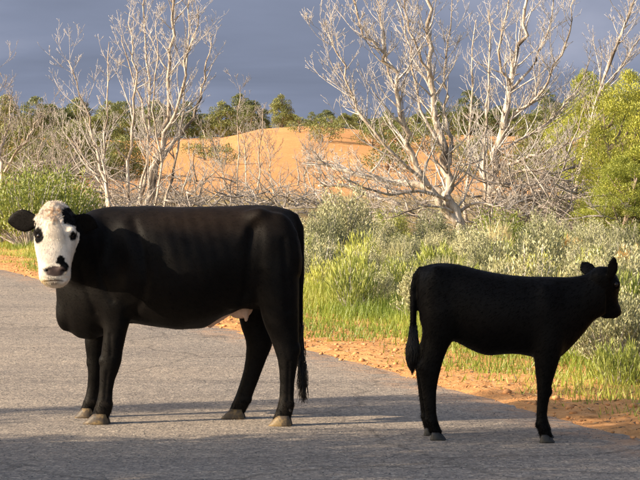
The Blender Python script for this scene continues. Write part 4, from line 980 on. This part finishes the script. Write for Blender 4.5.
SAGE = [bush_mesh('sagebrush', .75 + .1 * i, .95, 110, 52, .050, M['sage'], .6, .32, .40) for i in range(4)]
RABB = [bush_mesh('rabbitbrush', .62 + .1 * i, .75, 80, 18, .12, M['rabbit'], .7, .12, .22) for i in range(3)]
GREEN = [bush_mesh('green_shrub', .95, 1.15, 140, 40, .048, M['green'], .5, .34, .45) for i in range(2)]
RUST = bush_mesh('buckwheat', .6, .7, 70, 16, .11, M['rust'], .7, .14, .25)
STRAW = bush_mesh('bunchgrass', .62, .5, 90, 7, .30, M['straw'], .75, .035, .2)
placed = []
def plant(name, me, loc, s, label, cat, group=None, sz=1.0):
    o = link(name, me, None, loc - Vector((0, 0, .03))); o.rotation_euler.z = random.uniform(0, 6.28); o.scale = (s, s, s * sz)
    placed.append((loc.x, loc.y, s)); return tag(o, label, cat, group)
G = lambda px, py: ground(px, py)
# plants one can single out
plant('green_shrub', GREEN[0], stand(28, 43), 1.75, 'rounded bright green shrub above the cow\'s left ear', 'shrub')
plant('green_shrub', GREEN[1], stand(66, 44), 1.55, 'bright green shrub between the cow\'s head and the dead tree', 'shrub')
plant('green_shrub', GREEN[0], stand(2, 45), 1.7, 'bright green shrub cut by the left edge', 'shrub')
plant('green_shrub', GREEN[1], stand(44, 47), 1.75, 'bright green shrub peeping up between the two rounded ones', 'shrub')
plant('green_shrub', GREEN[0], G(500, 262), .95, 'lone bright green shrub just right of the forked dead trunk', 'shrub')
plant('green_shrub', GREEN[1], G(390, 246), .75, 'green shrub under the drooping limb left of the forked trunk', 'shrub')
plant('green_shrub', GREEN[1], stand(552, 45), .9, 'green shrub tucked in the deadwood left of the live juniper', 'shrub')
plant('buckwheat', RUST, G(566, 272), .85, 'rusty yellow bush above the calf\'s neck', 'shrub')
plant('buckwheat', RUST, G(632, 282), .8, 'rusty orange bush beside the calf\'s face', 'shrub')
plant('sagebrush', SAGE[2], G(606, 366), .78, 'dark-based sagebrush below the calf\'s muzzle', 'shrub')
plant('sagebrush', SAGE[1], G(575, 345), .5, 'small sagebrush behind the calf\'s chest', 'shrub')
plant('bunchgrass', STRAW, G(638, 366), .55, 'pale straw bunchgrass at the right edge below the calf\'s head', 'grass')
plant('sagebrush', SAGE[0], G(632, 352), .8, 'grey sagebrush at the right edge behind the straw bunchgrass', 'shrub')
plant('rabbitbrush', RABB[0], G(618, 385), .55, 'yellow-green rabbitbrush in front of the straw bunchgrass', 'shrub')
plant('sagebrush', SAGE[3], G(345, 256), 1.15, 'largest grey sagebrush, midway between the cow and forked trunk', 'shrub')
plant('sagebrush', SAGE[0], G(318, 288), .95, 'grey sagebrush close behind the cow\'s rump', 'shrub')
plant('rabbitbrush', RABB[2], G(352, 312), .8, 'tall yellow-green rabbitbrush in the grass right of the cow\'s rump', 'shrub')
plant('sagebrush', SAGE[2], G(378, 308), .55, 'dull grey low sagebrush left of the calf\'s tail', 'shrub')
plant('rabbitbrush', RABB[1], G(402, 300), .75, 'yellow-green rabbitbrush against the calf\'s hindquarters', 'shrub')
for px, py in ((32, 228), (22, 232), (44, 226), (54, 224)): plant('bunchgrass', STRAW, G(px, py), random.uniform(1.0, 1.3), 'pale feathery bunchgrass tuft above the cow\'s brow', 'grass', 'feathery tufts by the cow\'s head')
cnt = 0; tries = 0
while cnt < 250 and tries < 9000:
    tries += 1
    px = random.uniform(-40, 690); py = 214 + 120 * random.random() ** 1.5
    p = G(px, py); n, t = nt(p.x, p.y)
    if n < EDGE + 2.3 + random.random() * .9 or p.y > 37: continue
    if px < 60 and n < EDGE + 3.0 and py > 212: continue
    if 66 < px < 292 and random.random() < .7: continue
    s_ = (random.uniform(.45, .85) if random.random() < .65 else random.uniform(.85, 1.15)) * (1 if p.y < 30 else .8)
    if any((p.x - a) ** 2 + (p.y - b) ** 2 < (.37 * (s_ + c)) ** 2 for a, b, c in placed): continue
    rb = random.random(); near = n < EDGE + 3.8
    side = ('left of the cow\'s head' if px < 60 else 'behind the cow\'s body' if px < 298 else 'just right of the cow\'s rump' if px < 335 else 'midway between cow and calf' if px < 375 else 'just left of the calf\'s rump' if px < 415 else
            'behind the calf\'s hips' if px < 455 else 'behind the calf\'s loin' if px < 500 else 'behind the calf\'s withers' if px < 550 else 'behind the calf\'s neck' if px < 595 else 'behind the calf\'s head' if px < 625 else 'at the right edge')
    side += ', ' + ('in front' if n < EDGE + 4 else 'mid-belt' if n < EDGE + 6.5 else 'near the deadwood')
    if rb < (.55 if near else .30): plant('rabbitbrush', random.choice(RABB), p, s_ * .9, 'yellow-green rabbitbrush ' + side, 'shrub', 'rabbitbrush ' + side)
    elif rb < (.61 if near else .36): plant('bunchgrass', STRAW, p, s_, 'pale straw bunchgrass tuft ' + side, 'grass', 'bunchgrass ' + side)
    else: plant('sagebrush', random.choice(SAGE), p, s_ * .9, 'grey-green sagebrush ' + side, 'shrub', 'sagebrush ' + side)
    cnt += 1

# grass on the verge: uncountable
def grass_field():
    n = 230000
    tt = 9 + 36 * rng.random(n) ** 1.25; nn = EDGE + .15 + 6.5 * rng.random(n) ** .8
    x = ND.x * nn + TD.x * tt; y = ND.y * nn + TD.y * tt
    wid = sstep(19, 14.5, tt) + .5 * sstep(14.2, 13.2, tt)
    dens = sstep(.65, 1.6, nn - EDGE + .62 * wid + 1.5 * V1(tt * .8, nn * .8) + .9 * V2(tt * 2.6, nn * 2.6)) * (.55 + .9 * (V2(tt * 1.4 + 7, nn * 1.4) + .4))
    patch = V1(tt * .45 + 3, nn * .6 + 8)
    dens = np.maximum(dens, .9 * sstep(.0, .22, patch + .10 * wid + .35 * V2(tt * 3, nn * 3)) * sstep(.1, .5, nn - EDGE))
    dens = np.maximum(dens, .85 * sstep(15.2, 13.9, tt) * sstep(.22, .6, nn - EDGE + .5 * V2(tt * 2.2, nn * 2.2)) * sstep(-.22, .12, V1(tt * 1.9, nn * 1.9) + .5 * V2(tt * 5, nn * 5)))
    keep = (rng.random(n) < dens) & (abs(x) / np.maximum(y, 1) < .2)
    x, y, nn, tt = x[keep], y[keep], nn[keep], tt[keep]; n = len(x)
    x += rng.normal(0, .02, n); z = terrain(x, y) - .01
    h = rng.uniform(.07, .20, n) * (.55 + .8 * sstep(.8, 2.2, nn - EDGE)) * (1 + .8 * V1(tt * 2 + 3, nn * 2))
    d = rng.normal(size=(n, 3)) * np.array([.32, .32, 0]) + np.array([.05, 0, 1])
    v, f, idx = blades(np.stack([x, y, z], 1), d, h, rng.uniform(.004, .009, n) * (1 + y / 40), 'tri')
    var = np.clip(.32 + .9 * V1(tt * .5, nn * .9) + rng.normal(0, .16, n), 0, 1)
    tag(link('grass', mesh_np('grass', v, f, [M['grass']], var=var[idx])), 'bright green grass along the verge beyond the dirt', 'grass', None, 'stuff')
grass_field()
# clods and gravel on the dirt shoulder
def clods():
    bm = bmesh.new(); bmesh.ops.create_icosphere(bm, subdivisions=1, radius=1); bv = np.array([v.co[:] for v in bm.verts]); bf = np.array([[v.index for v in f.verts] for f in bm.faces]); bm.free()
    n = 1300; tt = 9.5 + 32 * rng.random(n) ** 1.3; nn = EDGE - .08 + abs(rng.normal(0, .9, n))
    x = ND.x * nn + TD.x * tt; y = ND.y * nn + TD.y * tt; z = terrain(x, y)
    z = np.where(nn < EDGE + .05, np.maximum(z, 0.0), z)
    r = .006 + .022 * rng.random(n) ** 5
    V = bv[None] * (1 + rng.normal(0, .18, (n, len(bv), 1))) * (r[:, None, None] * np.array([1.2, 1.0, .7])) + np.stack([x, y, z + r * .25], 1)[:, None]
    Fc = bf[None] + (np.arange(n) * len(bv))[:, None, None]
    tag(link('clods', mesh_np('clods', V.reshape(-1, 3), Fc.reshape(-1, 3), [M['clod']])), 'orange clods and gravel strewn over the dirt shoulder', 'gravel', None, 'stuff')
clods()
def litter():
    n = 5200; tt = 9.5 + 30 * rng.random(n) ** 1.3; nn = EDGE + .02 + abs(rng.normal(0, 1.0, n))
    x = ND.x * nn + TD.x * tt; y = ND.y * nn + TD.y * tt; z = terrain(x, y) + .008
    d = rng.normal(size=(n, 3)) * np.array([1, 1, .25])
    v, f, idx = blades(np.stack([x, y, z], 1), d, rng.uniform(.015, .065, n), rng.uniform(.004, .011, n))
    tag(link('litter', mesh_np('litter', v, f, [M['litter']], var=rng.random(n)[idx])), 'dry twigs and leaf litter scattered over the dirt shoulder', 'litter', None, 'stuff')
litter()

# ------------------------------------------------------------------ trees on the near side of the road, left of the view: they shade the road
def shade_spot(px, py, h):            # where a thing of height h stands if its top shades this road point
    g = flat(px, py); k = h / math.tan(SUN_EL); return Vector((g.x - math.cos(SUN_AZ) * k, g.y - math.sin(SUN_AZ) * k, 0))
random.seed(31); rng = np.random.default_rng(31)
SJ = juniper_meshes(7.6, 4.6, 420, 150, .12, M['juniper'], .02, (.3, .6))
SK = juniper_meshes(5.0, 1.0, 60, 110, .10, M['juniper'], .02, (.2, .36))
juniper('broad juniper on the near roadside whose shade crosses the foreground', shade_spot(330, 489, 3.4), SJ, .5, 1.0)
juniper('narrow juniper on the near roadside whose shade bands the road behind the cow', shade_spot(330, 404, 4.4), SK, 1.5, (.85, .85, 1.25))

# look-alikes: say which one, counted from the left of the photograph
same = {}
for o in C.objects:
    if o.parent is None and 'label' in o and 'group' in o: same.setdefault(o['label'], []).append(o)
for lab, obs in same.items():
    if len(obs) < 2: continue
    for i, o in enumerate(sorted(obs, key=lambda q: q.location.x / q.location.y)):
        o['label'] = ORD[min(i, len(ORD) - 1)] + ' from left, ' + lab
